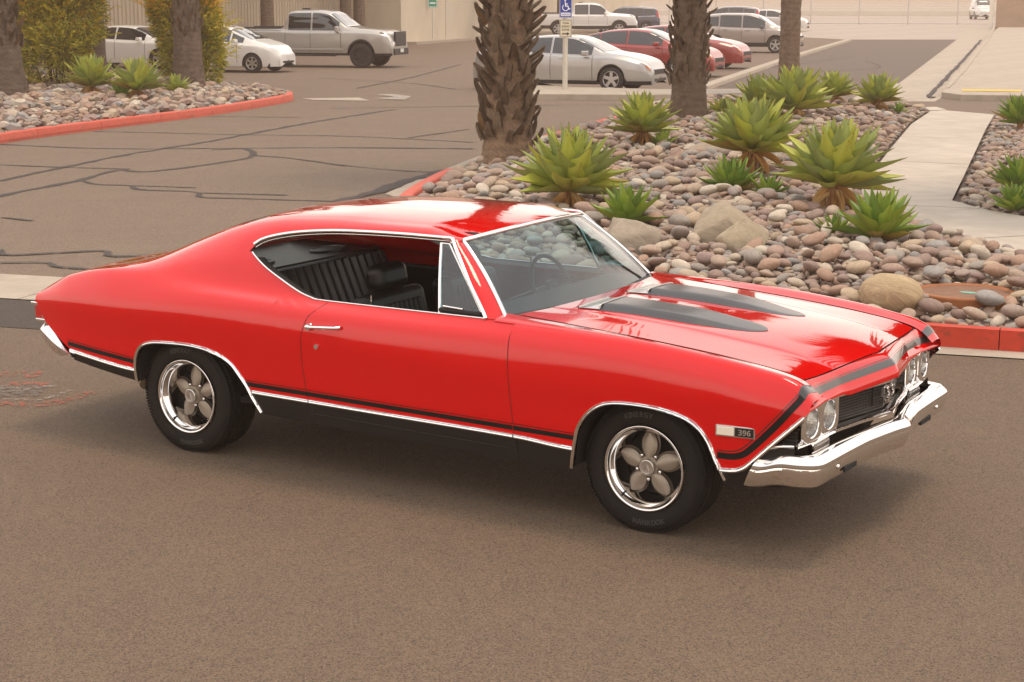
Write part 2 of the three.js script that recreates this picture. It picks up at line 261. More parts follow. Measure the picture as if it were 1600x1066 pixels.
kerb('kerb', curbR, (u, p) => p.z > -7 ? M.curbRed : p.z > -11.4 ? M.curbOld : p.z > -17 ? M.concrete : p.z > -23 ? M.curbOld : M.concrete, .16, .16, 1.9, 1);
kerb('kerb', curbLp, (u, p) => p.x > -23.4 ? M.curbOld : M.concrete, .17, .17, 2.1, 1);
struct('kerb_apron', flat([[-7.0, -9.3], [-7.4, -9.9], [-8.4, -12.3], [-9.5, -15.6], [-9.9, -15.5], [-8.8, -12], [-8.0, -10]], .009), M.concrete);
struct('kerb_apron', flat([[-21.2, -25.2], [-21.9, -25.6], [-20.9, -26.6], [-19.9, -25.7]], .009), M.concrete);
// ---- river stones
const cobbleGeo = k => { let g = new THREE.IcosahedronGeometry(1, 2); g.deleteAttribute('uv'); g.deleteAttribute('normal'); g = mergeVertices(g, 1e-4); const p = g.attributes.position, uv = []; for (let i = 0; i < p.count; i++) { const v = V(p.getX(i), p.getY(i), p.getZ(i)); const f = 1 + .14 * noise.noise(v.x * 1.1 + k * 9, v.y * 1.1, v.z * 1.1) + .06 * noise.noise(v.x * 2.6, v.y * 2.6 + k * 5, v.z * 2.6); v.multiplyScalar(f); v.y = Math.sign(v.y) * Math.pow(Math.abs(v.y), 1.05); p.setXYZ(i, v.x, v.y, v.z); uv.push(v.x * .5 + v.y * .3 + k * .37, v.z * .5 - v.y * .2); } g.setAttribute('uv', new THREE.Float32BufferAttribute(uv, 2)); g.computeVertexNormals(); return g; };
const lowGeo = k => { let g = new THREE.IcosahedronGeometry(1, 1); g.deleteAttribute('uv'); g.deleteAttribute('normal'); g = mergeVertices(g, 1e-4); const p = g.attributes.position, uv = []; for (let i = 0; i < p.count; i++) { const v = V(p.getX(i), p.getY(i), p.getZ(i)); v.multiplyScalar(1.03 + .15 * noise.noise(v.x * 1.2 + k * 9, v.y * 1.2, v.z * 1.2)); p.setXYZ(i, v.x, v.y, v.z); uv.push(v.x * .5 + v.y * .3, v.z * .5 - v.y * .2); } g.setAttribute('uv', new THREE.Float32BufferAttribute(uv, 2)); g.computeVertexNormals(); return g; };
const stoneT = dataTex(256, (u, v) => { const l = .84 + .14 * tn(u, v, 6, 3) + .12 * tn(u, v, 18, 9) + .10 * tn(u, v, 60, 1); return [clamp01(l), clamp01(l * .985), clamp01(l * .97)]; });
const stoneCols = [[.36, .25, .20], [.40, .27, .22], [.30, .20, .17], [.44, .33, .26], [.34, .29, .26], [.33, .27, .25], [.50, .40, .32], [.38, .24, .18], [.33, .23, .21], [.42, .30, .24], [.30, .21, .18], [.48, .36, .26], [.58, .49, .41], [.42, .27, .2], [.33, .30, .29], [.37, .28, .24]];
const stoneMats = stoneCols.map(c => std(lin(c[0] * 1.04, c[1] * 1.08, c[2] * 1.04), .78, { map: stoneT, bumpMap: stoneT, bumpScale: .004 }));
const camP = camera.position;
function stones(parent, P, f, x0, x1, z0, z1, layers, nIndiv, avoid, rough) {
  const list = [];
  for (const [rMin, rMax, spacing, lift, tries] of layers) {
    const cell = rMax * 2.2, map = new Map(), key = (a, b) => a * 7919 + b;
    for (let k = 0; k < tries; k++) {
      const x = rr(x0, x1), z = rr(z0, z1); const r = rMin + (rMax - rMin) * Math.pow(rnd(), 1.7);
      if (!inPoly(x, z, P) || edgeD(x, z, P) < r * .75 + .04) continue; if (avoid.some(a => Math.hypot(x - a[0], z - a[1]) < a[2])) continue;
      const cx = Math.floor(x / cell), cz = Math.floor(z / cell); let ok = true;
      for (let i = -1; i <= 1 && ok; i++) for (let j = -1; j <= 1 && ok; j++) for (const q of map.get(key(cx + i, cz + j)) || []) if (Math.hypot(q.x - x, q.z - z) < (q.r + r) * spacing) { ok = false; break; }
      if (!ok) continue; const s = { x, z, r, y: f(x, z) + lift * r - .02 }; const kk = key(cx, cz); if (!map.has(kk)) map.set(kk, []); map.get(kk).push(s); list.push(s);
    }
  }
  const fr = new THREE.Frustum(); camera.updateMatrixWorld(); fr.setFromProjectionMatrix(new THREE.Matrix4().multiplyMatrices(camera.projectionMatrix, camera.matrixWorldInverse));
  for (const s of list) { const v = V(s.x, s.y + .1, s.z); s.vis = fr.containsPoint(v) ? s.r / v.distanceTo(camP) * (s.y > f(s.x, s.z) ? 1 : .5) : 0; s.c = Math.floor(rnd() * stoneCols.length); s.sy = rr(.42, .66) * (rough ? 1.1 : 1); s.sz = rr(.62, .95); s.e = [rr(-.35, .35), rr(0, 6.3), rr(-.35, .35)]; }
  list.sort((a, b) => b.vis - a.vis);
  const geos = range(0, 7, 7).map(k => cobbleGeo(k)); const many = list.slice(nIndiv), im = new THREE.InstancedMesh(rough || lowGeo(3), std(0xffffff, .8, { map: stoneT }), many.length), mt = new THREE.Matrix4(), q = new THREE.Quaternion(), E = new THREE.Euler();
  list.slice(0, nIndiv).forEach((s, i) => { const m = part('stone', rough || geos[i % geos.length], stoneMats[s.c], parent); m.position.set(s.x, s.y, s.z); m.rotation.set(...s.e); m.scale.set(s.r * 1.15, s.r * s.sy, s.r * s.sz); });
  many.forEach((s, i) => { mt.compose(V(s.x, s.y, s.z), q.setFromEuler(E.set(...s.e)), V(s.r * 1.15, s.r * s.sy, s.r * s.sz)); im.setMatrixAt(i, mt); const c = stoneCols[s.c], k = rr(.8, 1.05); im.setColorAt(i, lin(c[0] * k * 1.04, c[1] * k * 1.08, c[2] * k * 1.04)); });
  im.name = 'small_stones'; im.userData.kind = 'stuff'; im.castShadow = im.receiveShadow = true; parent.add(im);
}
const palmAt = [[-8.1, -13.1], [-9.2, -21.1], [-12.3, -33.2]];
stones(bedRight, bedR, moundR, -13, 8, -28.5, -4, [[.025, .05, .72, .2, 120000], [.036, .066, .72, .8, 120000], [.05, .11, .82, 1.25, 26000]], 300, [[-8.1, -13.1, .34], [-9.2, -21.1, .3], [1.0, -5.35, .4], [-2.35, -6.1, .3], [-1.72, -6.8, .34], [-1.38, -6.45, .26], [.62, -4.7, .22]]);
stones(bedFar, bedR2, moundR2, -6.5, 4, -46, -9, [[.035, .07, .7, .35, 40000], [.05, .085, .78, .8, 16000]], 120, []);
stones(bedLeft, bedL, moundL, -37, -15, -30, -5, [[.05, .10, .7, .3, 24000], [.09, .17, .78, .7, 14000]], 180, [[-25.9, -20, .5], [-25, -25.1, .4]], (() => { const g = new THREE.DodecahedronGeometry(1, 0); return g; })());

// ---- island under the parked sedan, low kerb strip, far concrete lane, pavement
const islandPts = [[-20.4, -32.3], [-17.06, -28.07], [-14.55, -29.2], [-13.2, -30.6], [-12.3, -32.3], [-13.4, -32.9], [-15.1, -31.6], [-17.9, -31.3], [-19.6, -32.9]];
{ const s = new THREE.Shape(islandPts.map(p => new THREE.Vector2(p[0], -p[1]))); struct('traffic_island', new THREE.ExtrudeGeometry(s, { depth: .13, bevelEnabled: true, bevelSize: .02, bevelThickness: .02, bevelSegments: 2 }).rotateX(-Math.PI / 2), M.concrete); }
kerb('kerb', [[-15.1, -34.2], [-22, -56.5], [-29.4, -81.5]], M.concrete, .3, .12, 3, 1);
struct('concrete_lane', flat([[-12.05, -38.5], [-12.09, -40.49], [-25.81, -88.12], [-36, -122], [-33.4, -121], [-8.75, -34.2], [-8.4, -32.6], [-10.2, -31.6]], .004), M.concrete);
struct('dark_asphalt', flat([[-30.94, -84.96], [-25.81, -88.12], [-12.09, -40.49], [-12, -36], [-13.4, -35.5], [-15.9, -36]], .008), M.farLot);  // dark patch, its tone lightened so the colour carries far haze
struct('far_road', flat([[-31, -85], [-26, -88.3], [-20, -90], [40, -100], [60, -260], [-160, -260], [-70, -120]], .003), std(lin(.46, .39, .33), .9, { map: layered(patchT, 5) }));  // pale tone: distance haze is put into the road colour
{ const s = new THREE.Shape([[-8.02, -33.4], [-6.4, -33.9], [-22.5, -93], [-31, -121], [-32.9, -119.8], [-24, -88], [-8.75, -34.2]].map(p => new THREE.Vector2(p[0], -p[1]))); const pv = struct('pavement', new THREE.ExtrudeGeometry(s, { depth: .13, bevelEnabled: true, bevelSize: .015, bevelThickness: .015, bevelSegments: 2 }).rotateX(-Math.PI / 2), M.concrete);
  part('yellow_edge', flat([[-8.45, -34.75], [-7.1, -35.2], [-7.32, -36.0], [-8.68, -35.55]], .154), std(lin(.72, .42, .04), .7), pv);
  part('kerb_line', strip([[-9.2, -36], [-16, -60], [-24, -88], [-33, -119]], .16, .158, 80), M.concrete, pv);
  part('kerb_line', strip([[-9.0, -34.3], [-9.6, -36], [-16.4, -60], [-24.4, -88]], .12, .02, 80), M.seal, pv); }
for (const [a, b] of [[[-10, -31.7], [-8.2, -33.3]]]) struct('kerb_apron', flat([[-7.6, -28.5], [-6.9, -27.9], [-6.7, -28.3], [-7.2, -29.1]], .11), M.path);

// ---- metal building along the left side of the lot; the wall runs along w, away from the street
const Wd = V(-.2588, 0, -.966), Wn = V(.966, 0, -.2588), W0 = V(-46.47, 0, -63.84);   // W0: where the ribbed part ends
const wallP = (s, y, o = 0) => W0.clone().addScaledVector(Wd, s).addScaledVector(Wn, o).setY(y);
{
  const b = thing('metal_building', 'long cream metal-clad building with ribbed wall along the parking lot', 'building');
  const M1 = std(lin(.52, .43, .32), .6, { map: layered(patchT, 4) }), M2 = std(lin(.66, .57, .44), .7, { map: layered(patchT, 5) });
  const rotY = Math.atan2(-Wd.z, Wd.x);
  for (let s = -54; s < 0; s += 1.5) {       // ribbed sheets
    const prof = []; for (let k = 0; k < 5; k++) { const x = k * .3; prof.push([x, 0], [x + .2, 0], [x + .225, .045], [x + .275, .045], [x + .3, 0]); }
    const g = grid(prof.length - 1, 1, (u, v, i) => { const p = wallP(s + prof[i][0], v * 8, prof[i][1] - 2.18); return [p.x, p.y, p.z]; }); g.computeVertexNormals(); part('panel', toCreasedNormals(g.toNonIndexed(), .4), M1, b);
  }
  for (let s = 0; s < 54; s += 6) { const g = grid(1, 1, (u, v) => { const p = wallP(s + u * 5.985, v * 8, 0); return [p.x, p.y, p.z]; }); part('panel', g, M2, b); }
  const slab = (s0, s1, y0, y1, o0, o1, name, m) => { const a = wallP((s0 + s1) / 2, (y0 + y1) / 2, (o0 + o1) / 2); const g = box(Math.abs(s1 - s0), y1 - y0, Math.abs(o1 - o0)).rotateY(rotY).translate(a.x, a.y, a.z); return part(name, g, m, b); };
  slab(-54, .1, -.1, 7.98, -24, -2.26, 'wall', M2); slab(.1, 54, -.1, 7.98, -24, -.06, 'wall', M2); slab(-54.2, 54.2, 8, 8.25, -24, .2, 'roof_edge', M1);
  slab(-.35, .25, 0, 8, -2.3, .3, 'pilaster', M2); slab(.2, 54, 0, .14, .0, .9, 'plinth', M.concrete); slab(20, 20.5, 0, 8, -.02, .25, 'pilaster', M2);
  slab(7.2, 8.3, .05, 2.25, -.02, .035, 'door', std(lin(.55, .48, .38), .5));
}
// far fence, wall and horizon
{
  const f = thing('chain_link_fence', 'pale chain-link fence with thin posts across the far end of the road', 'fence');
  const mP = std(lin(.55, .52, .48), .5, { metalness: .3 }); const A = V(-74, 0, -122), B = V(-18, 0, -141);
  for (let k = 0; k <= 15; k++) { const p = A.clone().lerp(B, k / 15); part('post', cyl(.055, .055, 2.1, 8, p.x, 1.05, p.z), mP, f); }
  part('rail', merge([tube([A.clone().setY(2.05), A.clone().lerp(B, .5).setY(2.05), B.clone().setY(2.05)], .04, 6, 6), tube([A.clone().setY(.1), A.clone().lerp(B, .5).setY(.1), B.clone().setY(.1)], .03, 6, 6)]), mP, f);
  const wires = []; for (const y of range(.3, 1.9, 8)) wires.push(tube([A.clone().setY(y), A.clone().lerp(B, .5).setY(y), B.clone().setY(y)], .008, 2, 4)); part('mesh_wire', merge(wires), mP, f).userData.kind = 'stuff';
  const kb = thing('low_wall', 'long low pale wall beyond the far fence', 'wall'); part('wall', box(180, .55, .4).rotateY(.25).translate(-70, .27, -185), std(lin(.62, .56, .47), .8), kb);
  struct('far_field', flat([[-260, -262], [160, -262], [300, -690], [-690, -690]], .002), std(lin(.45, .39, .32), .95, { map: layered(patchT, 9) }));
  const tw = thing('stucco_wall', 'tan stucco wall end with white corner trim at the pavement end', 'wall'); part('wall', box(7, 3.2, 5).rotateY(.26).translate(-30.2, 1.6, -122.3), std(lin(.46, .33, .24), .85, { map: layered(patchT, 2) }), tw); part('corner_trim', box(.28, 3.3, .28).rotateY(.26).translate(-33.35, 1.65, -119.2), std(lin(.75, .7, .6), .7), tw);
}

// ================================================================ boulders, valve lid
function boulder(label, p, s, turn, c, k, n = 3, name = 'boulder') { n *= 2;
  let g = new THREE.IcosahedronGeometry(1, 5); g.deleteAttribute('uv'); g.deleteAttribute('normal'); g = mergeVertices(g, 1e-4); const q = g.attributes.position, uv = [];
  for (let i = 0; i < q.count; i++) { const v = V(q.getX(i), q.getY(i), q.getZ(i)); let f = 1;
    for (let m = 0; m < n; m++) { const a = m * 2.4 + k, d = V(Math.cos(a), .2 + .8 * Math.sin(m * 1.7 + k * 2), Math.sin(a)).normalize(), h = v.dot(d) - (.56 + .14 * Math.sin(m * 5 + k)); if (h > 0) v.addScaledVector(d, -h * .88); }
    f += .07 * noise.noise(v.x * 2 + k, v.y * 2, v.z * 2) + .035 * noise.noise(v.x * 6, v.y * 6 + k, v.z * 6) + .018 * noise.noise(v.x * 17, v.y * 17 + k, v.z * 17); v.multiplyScalar(f); q.setXYZ(i, v.x * s[0], v.y * s[1], v.z * s[2]); uv.push(v.x * .7 + v.y * .4, v.z * .7 - v.y * .5); }
  g.setAttribute('uv', new THREE.Float32BufferAttribute(uv, 2)); g.computeVertexNormals();
  const m = part(name, g, std(lin(...c), .88, { map: stoneT, bumpMap: stoneT, bumpScale: .012 })); m.position.set(...p); m.rotation.y = turn; return tag(m, label, 'boulder');
}
boulder('grey angular boulder nearest the windshield of the red car', [-2.35, .28, -6.1], [.42, .29, .32], .4, [.40, .34, .26], 1.2, 5);
boulder('tan flat-topped boulder at the back of the joined pair', [-1.72, .32, -6.8], [.52, .3, .36], .2, [.40, .33, .24], 3.1, 4);
boulder('tan faceted boulder at the front of the joined pair', [-1.38, .28, -6.42], [.36, .3, .28], 1.1, [.42, .35, .25], 5.6, 6);
boulder('large smooth yellow-ochre stone by the red kerb', [.62, .27, -4.72], [.25, .155, .17], .05, [.50, .38, .23], 2.2, 0, 'boulder');
boulder('low brown rock beside the second palm', [-5.6, .25, -14], [.5, .16, .34], .5, [.36, .25, .19], 4.4, 4);
boulder('long pale rock like a log next to the second palm', [-5.55, .38, -14.7], [.62, .1, .17], .75, [.42, .34, .26], 7.7, 4);
{
  const t = thing('valve_lid', 'round rust-brown utility lid set among stones near the kerb', 'utility lid', [1.0, .17, -5.35]);
  const rust = std(lin(.26, .13, .075), .75, { map: stoneT, bumpMap: stoneT, bumpScale: .004 }), rim = std(lin(.40, .15, .055), .7, { map: stoneT });
  part('ring', new THREE.LatheGeometry([[.37, -.1], [.385, .05], [.38, .066], [.35, .068], [.345, .05], [.33, .05]].map(p => new THREE.Vector2(...p)), 48), rim, t); part('cover', cyl(.34, .34, .04, 48, 0, .035, 0), rust, t);
  part('paint_spot', new THREE.CircleGeometry(.055, 14).rotateX(-Math.PI / 2).scale(1.3, 1, .8).translate(.03, .0585, .02), std(lin(.2, .5, .4), .7, { map: stoneT }), t);
}
// ================================================================ agaves
function leafGeo(L, W, lift, curl, fold, n = 9) {
  const g = grid(n, 4, (u, v) => { const w = W * (u < .55 ? mix(.6, 1, Math.sin(u / .55 * Math.PI / 2)) : Math.pow(1 - (u - .55) / .45, .86) * (1 - .25 * Math.sin((u - .55) / .45 * Math.PI))), q = (v - .5) * 2, a = lift + curl * u * u; const x = L * (u - .12 * Math.abs(curl) * u * u), y = L * curl * .5 * u * u + fold * w * q * q * (1 - .5 * u), th = .0; return [x, y + th, q * w * .5 * Math.sqrt(1 - Math.min(.5, fold * fold))]; });
  g.computeVertexNormals(); return g;
}
const leafG = [leafGeo(1, .35, 0, .32, .44), leafGeo(1, .38, 0, .06, .40), leafGeo(1, .32, 0, .46, .48), leafGeo(1, .36, 0, .2, .38)], dryG = [leafGeo(1, .2, 0, -.5, .9), leafGeo(.9, .17, 0, -.9, 1)];
const leafT = dataTex(128, (u, v) => { const l = .88 + .08 * tn(u, v, 14, 2) + .07 * tn(u, v, 40, 6); const tip = u > .95 ? .8 : 0; return [mix(clamp01(l), .75, tip), mix(clamp01(l), .42, tip), mix(clamp01(l * .95), .2, tip)]; });
const lm = (c, rough = .5) => phys(lin(...c), { roughness: rough, map: leafT, sheen: 0, transmission: 0 });
const agM = [lm([.34, .40, .10]), lm([.42, .48, .095]), lm([.29, .35, .12]), lm([.50, .52, .085])], agB = [lm([.21, .32, .045], .42), lm([.29, .39, .05], .42), lm([.15, .25, .04], .42)], agY = lm([.36, .27, .05], .6), agD = [lm([.56, .31, .10], .8), lm([.66, .44, .19], .8), lm([.30, .16, .07], .85)];
function agave(name, label, p, R, trunkH, n, kind, turn, group, tilt = 0) {
  n = Math.round(n * 1.2); const t = thing(name, label, 'plant', p, turn, group); t.rotation.z = tilt; const mats = kind === 'bright' ? agB : agM;
  if (trunkH > .12) part('stem', cyl(.045, .06, trunkH + .1, 10, 0, trunkH / 2, 0), agD[2], t);
  for (let k = 0; k < n; k++) {
    const f = (k + .5) / n, az = k * 2.39996 + rr(-.12, .12), el = mix(1.45, kind === 'bright' ? .12 : -.02, Math.pow(f, 1.15)) + rr(-.08, .08), L = R * mix(.72, 1.12, Math.sin(Math.min(1, f * 1.35 + .15) * Math.PI / 2)) * rr(.88, 1.06);
    const low = f > .9, m = part('leaf', leafG[(k * 7) % 4], low && rnd() < .3 ? agY : mats[Math.floor(rnd() * mats.length)], t); m.position.set(Math.cos(az) * .025, trunkH + mix(.1, -.03, f) * R, -Math.sin(az) * .025); m.rotation.order = 'YZX'; m.rotation.set(rr(-.25, .25), az, el); m.scale.set(L, L, L * rr(.8, 1.05));
  }
  if (kind !== 'bright') for (let k = 0; k < 15; k++) { const az = k * 2.39996 * 1.7 + rr(-.3, .3), m = part('dry_leaf', dryG[k % 2], agD[k % 3 === 2 ? (k % 2 ? 2 : 0) : k % 2], t); m.position.set(Math.cos(az) * .03, trunkH - .02 - rr(0, .12), -Math.sin(az) * .03); m.rotation.order = 'YZX'; m.rotation.set(rr(-.5, .5), az, rr(-1.15, -.3)); const L = R * rr(.45, .85); m.scale.set(L, L, L * rr(.5, 1.1)); }
  return t;
}
const gA = 'agave plants in the stone beds';
agave('agave', 'big green agave just behind the roof of the red car', [-4.27, .2, -8.18], 0.682, 0.250, 64, 'pale', .4, gA, -0.12);
agave('agave', 'small bright green agave tucked right of the big one behind the car roof', [-3.0, .18, -7.2], 0.408, 0.100, 28, 'bright', 1.2, gA);
agave('agave', 'green agave left of the second palm trunk', [-7.2, .22, -15.5], 0.598, 0.250, 56, 'pale', 2.1, gA);
agave('agave', 'small bright green sprout under the agave left of the second palm', [-6.85, .22, -15.45], 0.28, 0.03, 18, 'bright', .1, gA);
agave('agave', 'little yellow-green agave directly right of the second palm trunk', [-9.1, .15, -22.3], 0.36, 0.1, 30, 'pale', .7, gA);
agave('agave', 'agave at the foot of the third palm, left of the pair', [-8.3, .2, -22.3], 0.650, 0.210, 50, 'pale', 2.7, gA);
agave('agave', 'agave in front of the third palm, right of the pair', [-7.4, .2, -21.8], 0.768, 0.270, 56, 'pale', 1.5, gA);
agave('agave', 'agave at the far end of the bed, left of the two by the road', [-8.55, .18, -26.6], 0.529, 0.250, 44, 'pale', .9, gA);
agave('agave', 'dense agave at the far end of the bed, nearest the concrete path', [-7.3, .18, -25.8], 0.575, 0.210, 54, 'pale', 3.3, gA);
agave('agave', 'tiny dark green agave at the far tip of the bed', [-6.75, .18, -25.5], 0.22, 0.02, 16, 'bright', 2, gA);
agave('agave', 'tall pale agave with dry leaf skirt in the middle of the bed', [-4.05, .22, -12.5], 0.694, 0.340, 64, 'pale', 1.9, gA, 0.06);
agave('agave', 'low yellow-green agave left under the tall middle one', [-3.42, .22, -10.55], 0.432, 0.030, 34, 'bright', .3, gA);
agave('agave', 'small dark agave right under the tall middle one', [-2.95, .2, -10.5], 0.300, 0.010, 18, 'bright', 1.1, gA);
agave('agave', 'largest pale agave with hanging dry leaves nearest the path', [-1.87, .22, -9.75], 0.700, 0.280, 60, 'pale', .15, gA, -0.05);
agave('agave', 'small green agave under the largest one, beside the bright one', [-1.05, .2, -7.75], 0.24, 0.02, 18, 'bright', 2.6, gA);
agave('agave', 'bright green broad-leaved agave at the bend of the path', [-.5, .22, -7.5], 0.462, 0.060, 38, 'bright', .8, gA);
agave('agave', 'agave half hidden behind the tall pale one in the middle', [-5.3, .22, -15.3], .56, .26, 46, 'pale', 2.9, gA);
agave('agave', 'green agave in the right bed beside the top of the path', [-3.75, .1, -23.4], 0.52, 0.14, 44, 'bright', 1.3, gA);
agave('agave', 'yellow-green agave at the right edge, upper one of the clump', [-.62, .1, -12.5], 0.42, 0.16, 36, 'bright', 2.3, gA);
agave('agave', 'low green agave at the right edge, lower one of the clump', [-.42, .1, -11.6], 0.32, 0.03, 30, 'bright', .2, gA);
agave('agave', 'greyish agave in front of the left shrub', [-24.0, .2, -20.7], 0.725, 0.270, 48, 'pale', .6, gA);
agave('agave', 'broad agave between the two shrubs on the left', [-22.5, .2, -20.6], 0.725, 0.230, 50, 'pale', 2.2, gA);
agave('agave', 'small light agave at the foot of the left palm', [-23.1, .2, -22.5], 0.408, 0.100, 30, 'pale', 1.1, gA);
agave('agave', 'low bright agave at the base between the left shrubs', [-23.3, .18, -20.9], 0.416, 0.030, 24, 'bright', 1.7, gA);
agave('agave', 'bright agave tip at the left edge of the left bed', [-23.6, .16, -17.2], .4, .05, 20, 'bright', .5, gA);
// ================================================================ palms
const barkT = dataTex(512, (u, v) => { const l = .62 + .2 * tn(u, v, 8, 3) + .2 * tn(u, v, 30, 5) + .16 * tn(u, v, 90, 8) + .06 * Math.sin(v * 60 + 3 * tn(u, v, 6)); return [clamp01(l), clamp01(l * .97), clamp01(l * .93)]; });
const bark = c => std(lin(...c), .92, { map: barkT, bumpMap: barkT, bumpScale: .03 });
M.bark = bark([.33, .22, .14]); M.boot = bark([.46, .34, .23]); M.bootD = bark([.33, .225, .145]); M.bootO = bark([.52, .30, .12]); M.fibre = bark([.36, .19, .08]);
const frondMats = [std(lin(.05, .075, .025), .6), std(lin(.07, .095, .03), .6), std(lin(.04, .06, .022), .6)], dryFrond = std(lin(.16, .11, .06), .85);
function frondGeo(L, blades, droop) {     // a fan leaf on its stalk, lying along +x
  const pos = [], ix = []; const quad = (a, b, c, d) => { const i = pos.length / 3; pos.push(...a, ...b, ...c, ...d); ix.push(i, i + 1, i + 2, i, i + 2, i + 3); };
  const P = L * .55; quad([0, 0, -.02], [0, 0, .02], [P, -.05 * L, .015], [P, -.05 * L, -.015]);
  for (let k = 0; k < blades; k++) { const a = mix(-2.1, 2.1, k / (blades - 1)), r = L * .75 * (1 - .25 * Math.abs(a) / 2.1) * (1 + .1 * Math.sin(k * 7)), w = .022 * L + .012, c = Math.cos(a), s = Math.sin(a);
    const p = (t, o, dz) => [P + c * r * t - s * o, -.05 * L - droop * L * t * t * (.5 + .5 * Math.abs(Math.sin(k * 3))) + dz, s * r * t + c * o];
    quad(p(0, -.008, 0), p(0, .008, 0), p(.55, w, -.01), p(.55, -w, .012)); quad(p(.55, -w, .012), p(.55, w, -.01), p(1, .003, 0), p(1, -.003, 0)); }
  return geom(pos, ix);
}
const fronds = [frondGeo(1.0, 26, .18), frondGeo(1.1, 24, .3), frondGeo(.95, 28, .1)], hangG = frondGeo(.9, 16, .5);
const bootGeo = (L, W, curl) => { const pts = []; const g = grid(6, 4, (u, v) => { const q = (v - .5) * 2, w = W * (1 - .35 * u) * (u > .8 ? 1 - .5 * (u - .8) / .2 : 1), split = u > .6 ? (u - .6) * .5 * (1 - Math.abs(q)) * L * .6 : 0; return [L * u - split, curl * L * u * u - .3 * w * q * q, q * w * .5]; }); const b = grid(6, 4, (u, v) => { const q = (v - .5) * 2, w = W * (1 - .35 * u) * (u > .8 ? 1 - .5 * (u - .8) / .2 : 1); return [L * u * .985, curl * L * u * u - .3 * w * q * q - .045 * (1 - .6 * u), q * w * .48]; }); const m = merge([g, b]); m.computeVertexNormals(); return m; };
const boots = [bootGeo(.27, .13, .2), bootGeo(.23, .11, .45), bootGeo(.32, .12, .05), bootGeo(.21, .14, .3)];
function palm(label, x, z, o) {
  const t = thing('palm_tree', label, 'palm tree', [x, o.y ?? .1, z], o.turn || 0, o.group), H = o.h, rad = table(o.rad);
  part('trunk', (() => { const g = grid(40, Math.round(H * 9), (u, v) => { const a = u * Math.PI * 2, y = v * H, r = rad(y)[0] * (1 + .05 * noise.noise(Math.cos(a) * 2 + x, y * 2.2, Math.sin(a) * 2) + .04 * noise.noise(Math.cos(a) * 6, y * 6, Math.sin(a) * 6 + z) + (o.rings ? .025 * Math.sin(y * 26 + 2 * noise.noise(Math.cos(a), y, Math.sin(a))) : 0)); return [Math.cos(a) * r + (o.lean || 0) * y, y, -Math.sin(a) * r]; }); const uv = g.attributes.uv; for (let i = 0; i < uv.count; i++) uv.setXY(i, uv.getX(i) * 2, uv.getY(i) * H * .8); return g; })(), o.mat || M.bark, t);
  const up = []; let k = 0;
  if (o.boots) for (let y = o.boots[0]; y < o.boots[1]; y += o.boots[2] / o.boots[3]) {
    const az = k * 2.39996 + rr(-.25, .25), r = rad(y)[0], vis = y < o.boots[4]; const g = boots[k % 4], L = o.bootL * rr(.75, 1.2), el = o.bootEl + rr(-.42, .42), dir = rr(-.55, .55);
    if (vis) { const m = part('leaf_base', g, rnd() < .06 ? M.bootO : rnd() < .35 ? M.bootD : M.boot, t); m.position.set(Math.cos(az) * r * .94 + (o.lean || 0) * y, y, -Math.sin(az) * r * .94); m.rotation.order = 'YZX'; m.rotation.set(dir, az, el); m.scale.set(L, L, L * rr(.8, 1.15)); }
    else { const q = g.clone(); q.applyMatrix4(new THREE.Matrix4().compose(V(Math.cos(az) * r * .84, y, -Math.sin(az) * r * .84), new THREE.Quaternion().setFromEuler(new THREE.Euler(dir, az, el, 'YZX')), V(L, L, L))); up.push(q); }
    k++;
  }
  if (up.length) part('upper_leaf_bases', merge(up), M.boot, t).userData.kind = 'stuff';
  for (let i = 0; i < (o.fronds || 34); i++) { const f = i / (o.fronds || 34), az = i * 2.39996, el = mix(1.3, -.55, f) + rr(-.12, .12), m = part('frond', fronds[i % 3], frondMats[i % 3], t); m.position.set((o.lean || 0) * H, H - .1 - f * .25, 0); m.rotation.order = 'YZX'; m.rotation.set(rr(-.3, .3), az, el); m.scale.setScalar(o.crown * rr(.85, 1.1)); }
  for (let i = 0; i < 12; i++) { const az = i * 2.39996 + 1, m = part('dry_frond', hangG, dryFrond, t); m.position.set(Math.cos(az) * .15 + (o.lean || 0) * H, H - .3, -Math.sin(az) * .15); m.rotation.order = 'YZX'; m.rotation.set(rr(-.3, .3), az, rr(-1.35, -.95)); m.scale.setScalar(o.crown * rr(.8, 1)); }
  return t;
}
palm('thick palm trunk covered in jagged old leaf bases, centre, nearest the red car', -8.1, -13.1, { h: 9.2, rad: [[0, .40], [.12, .37], [.4, .34], [1, .30], [2.4, .28], [9.2, .25]], boots: [.32, 8.6, .14, 9, 3.0], bootL: .95, bootEl: .66, crown: 1.5, turn: .5, y: .14 });
palm('palm trunk with frayed dark bark right of the parked silver sedan', -9.2, -21.1, { h: 8.2, rad: [[0, .37], [.5, .33], [1.2, .30], [2.6, .29], [8.2, .24]], boots: [.75, 7.6, .13, 8, 2.9], bootL: .7, bootEl: .85, crown: 1.5, turn: 1.4, y: .14, mat: bark([.2, .14, .095]) });
palm('smooth brown palm trunk with few leaf scars, furthest back on the right', -12.3, -33.0, { h: 9.6, rad: [[0, .32], [.5, .27], [1.4, .25], [3, .255], [9.6, .2]], boots: [2.1, 9, .5, 4, 2.7], bootL: .5, bootEl: 1.2, crown: 1.6, turn: 2.2, y: .02, mat: bark([.28, .20, .145]), rings: true });
palm('thick palm with broad bare base at the left edge', -26.2, -19.95, { h: 7.5, rad: [[0, .72], [.6, .6], [1.3, .52], [2, .45], [7.5, .38]], boots: [1.2, 7, .13, 9, 2.9], bootL: .95, bootEl: .8, crown: 1.6, turn: .9, y: .14, mat: bark([.21, .155, .115]) });
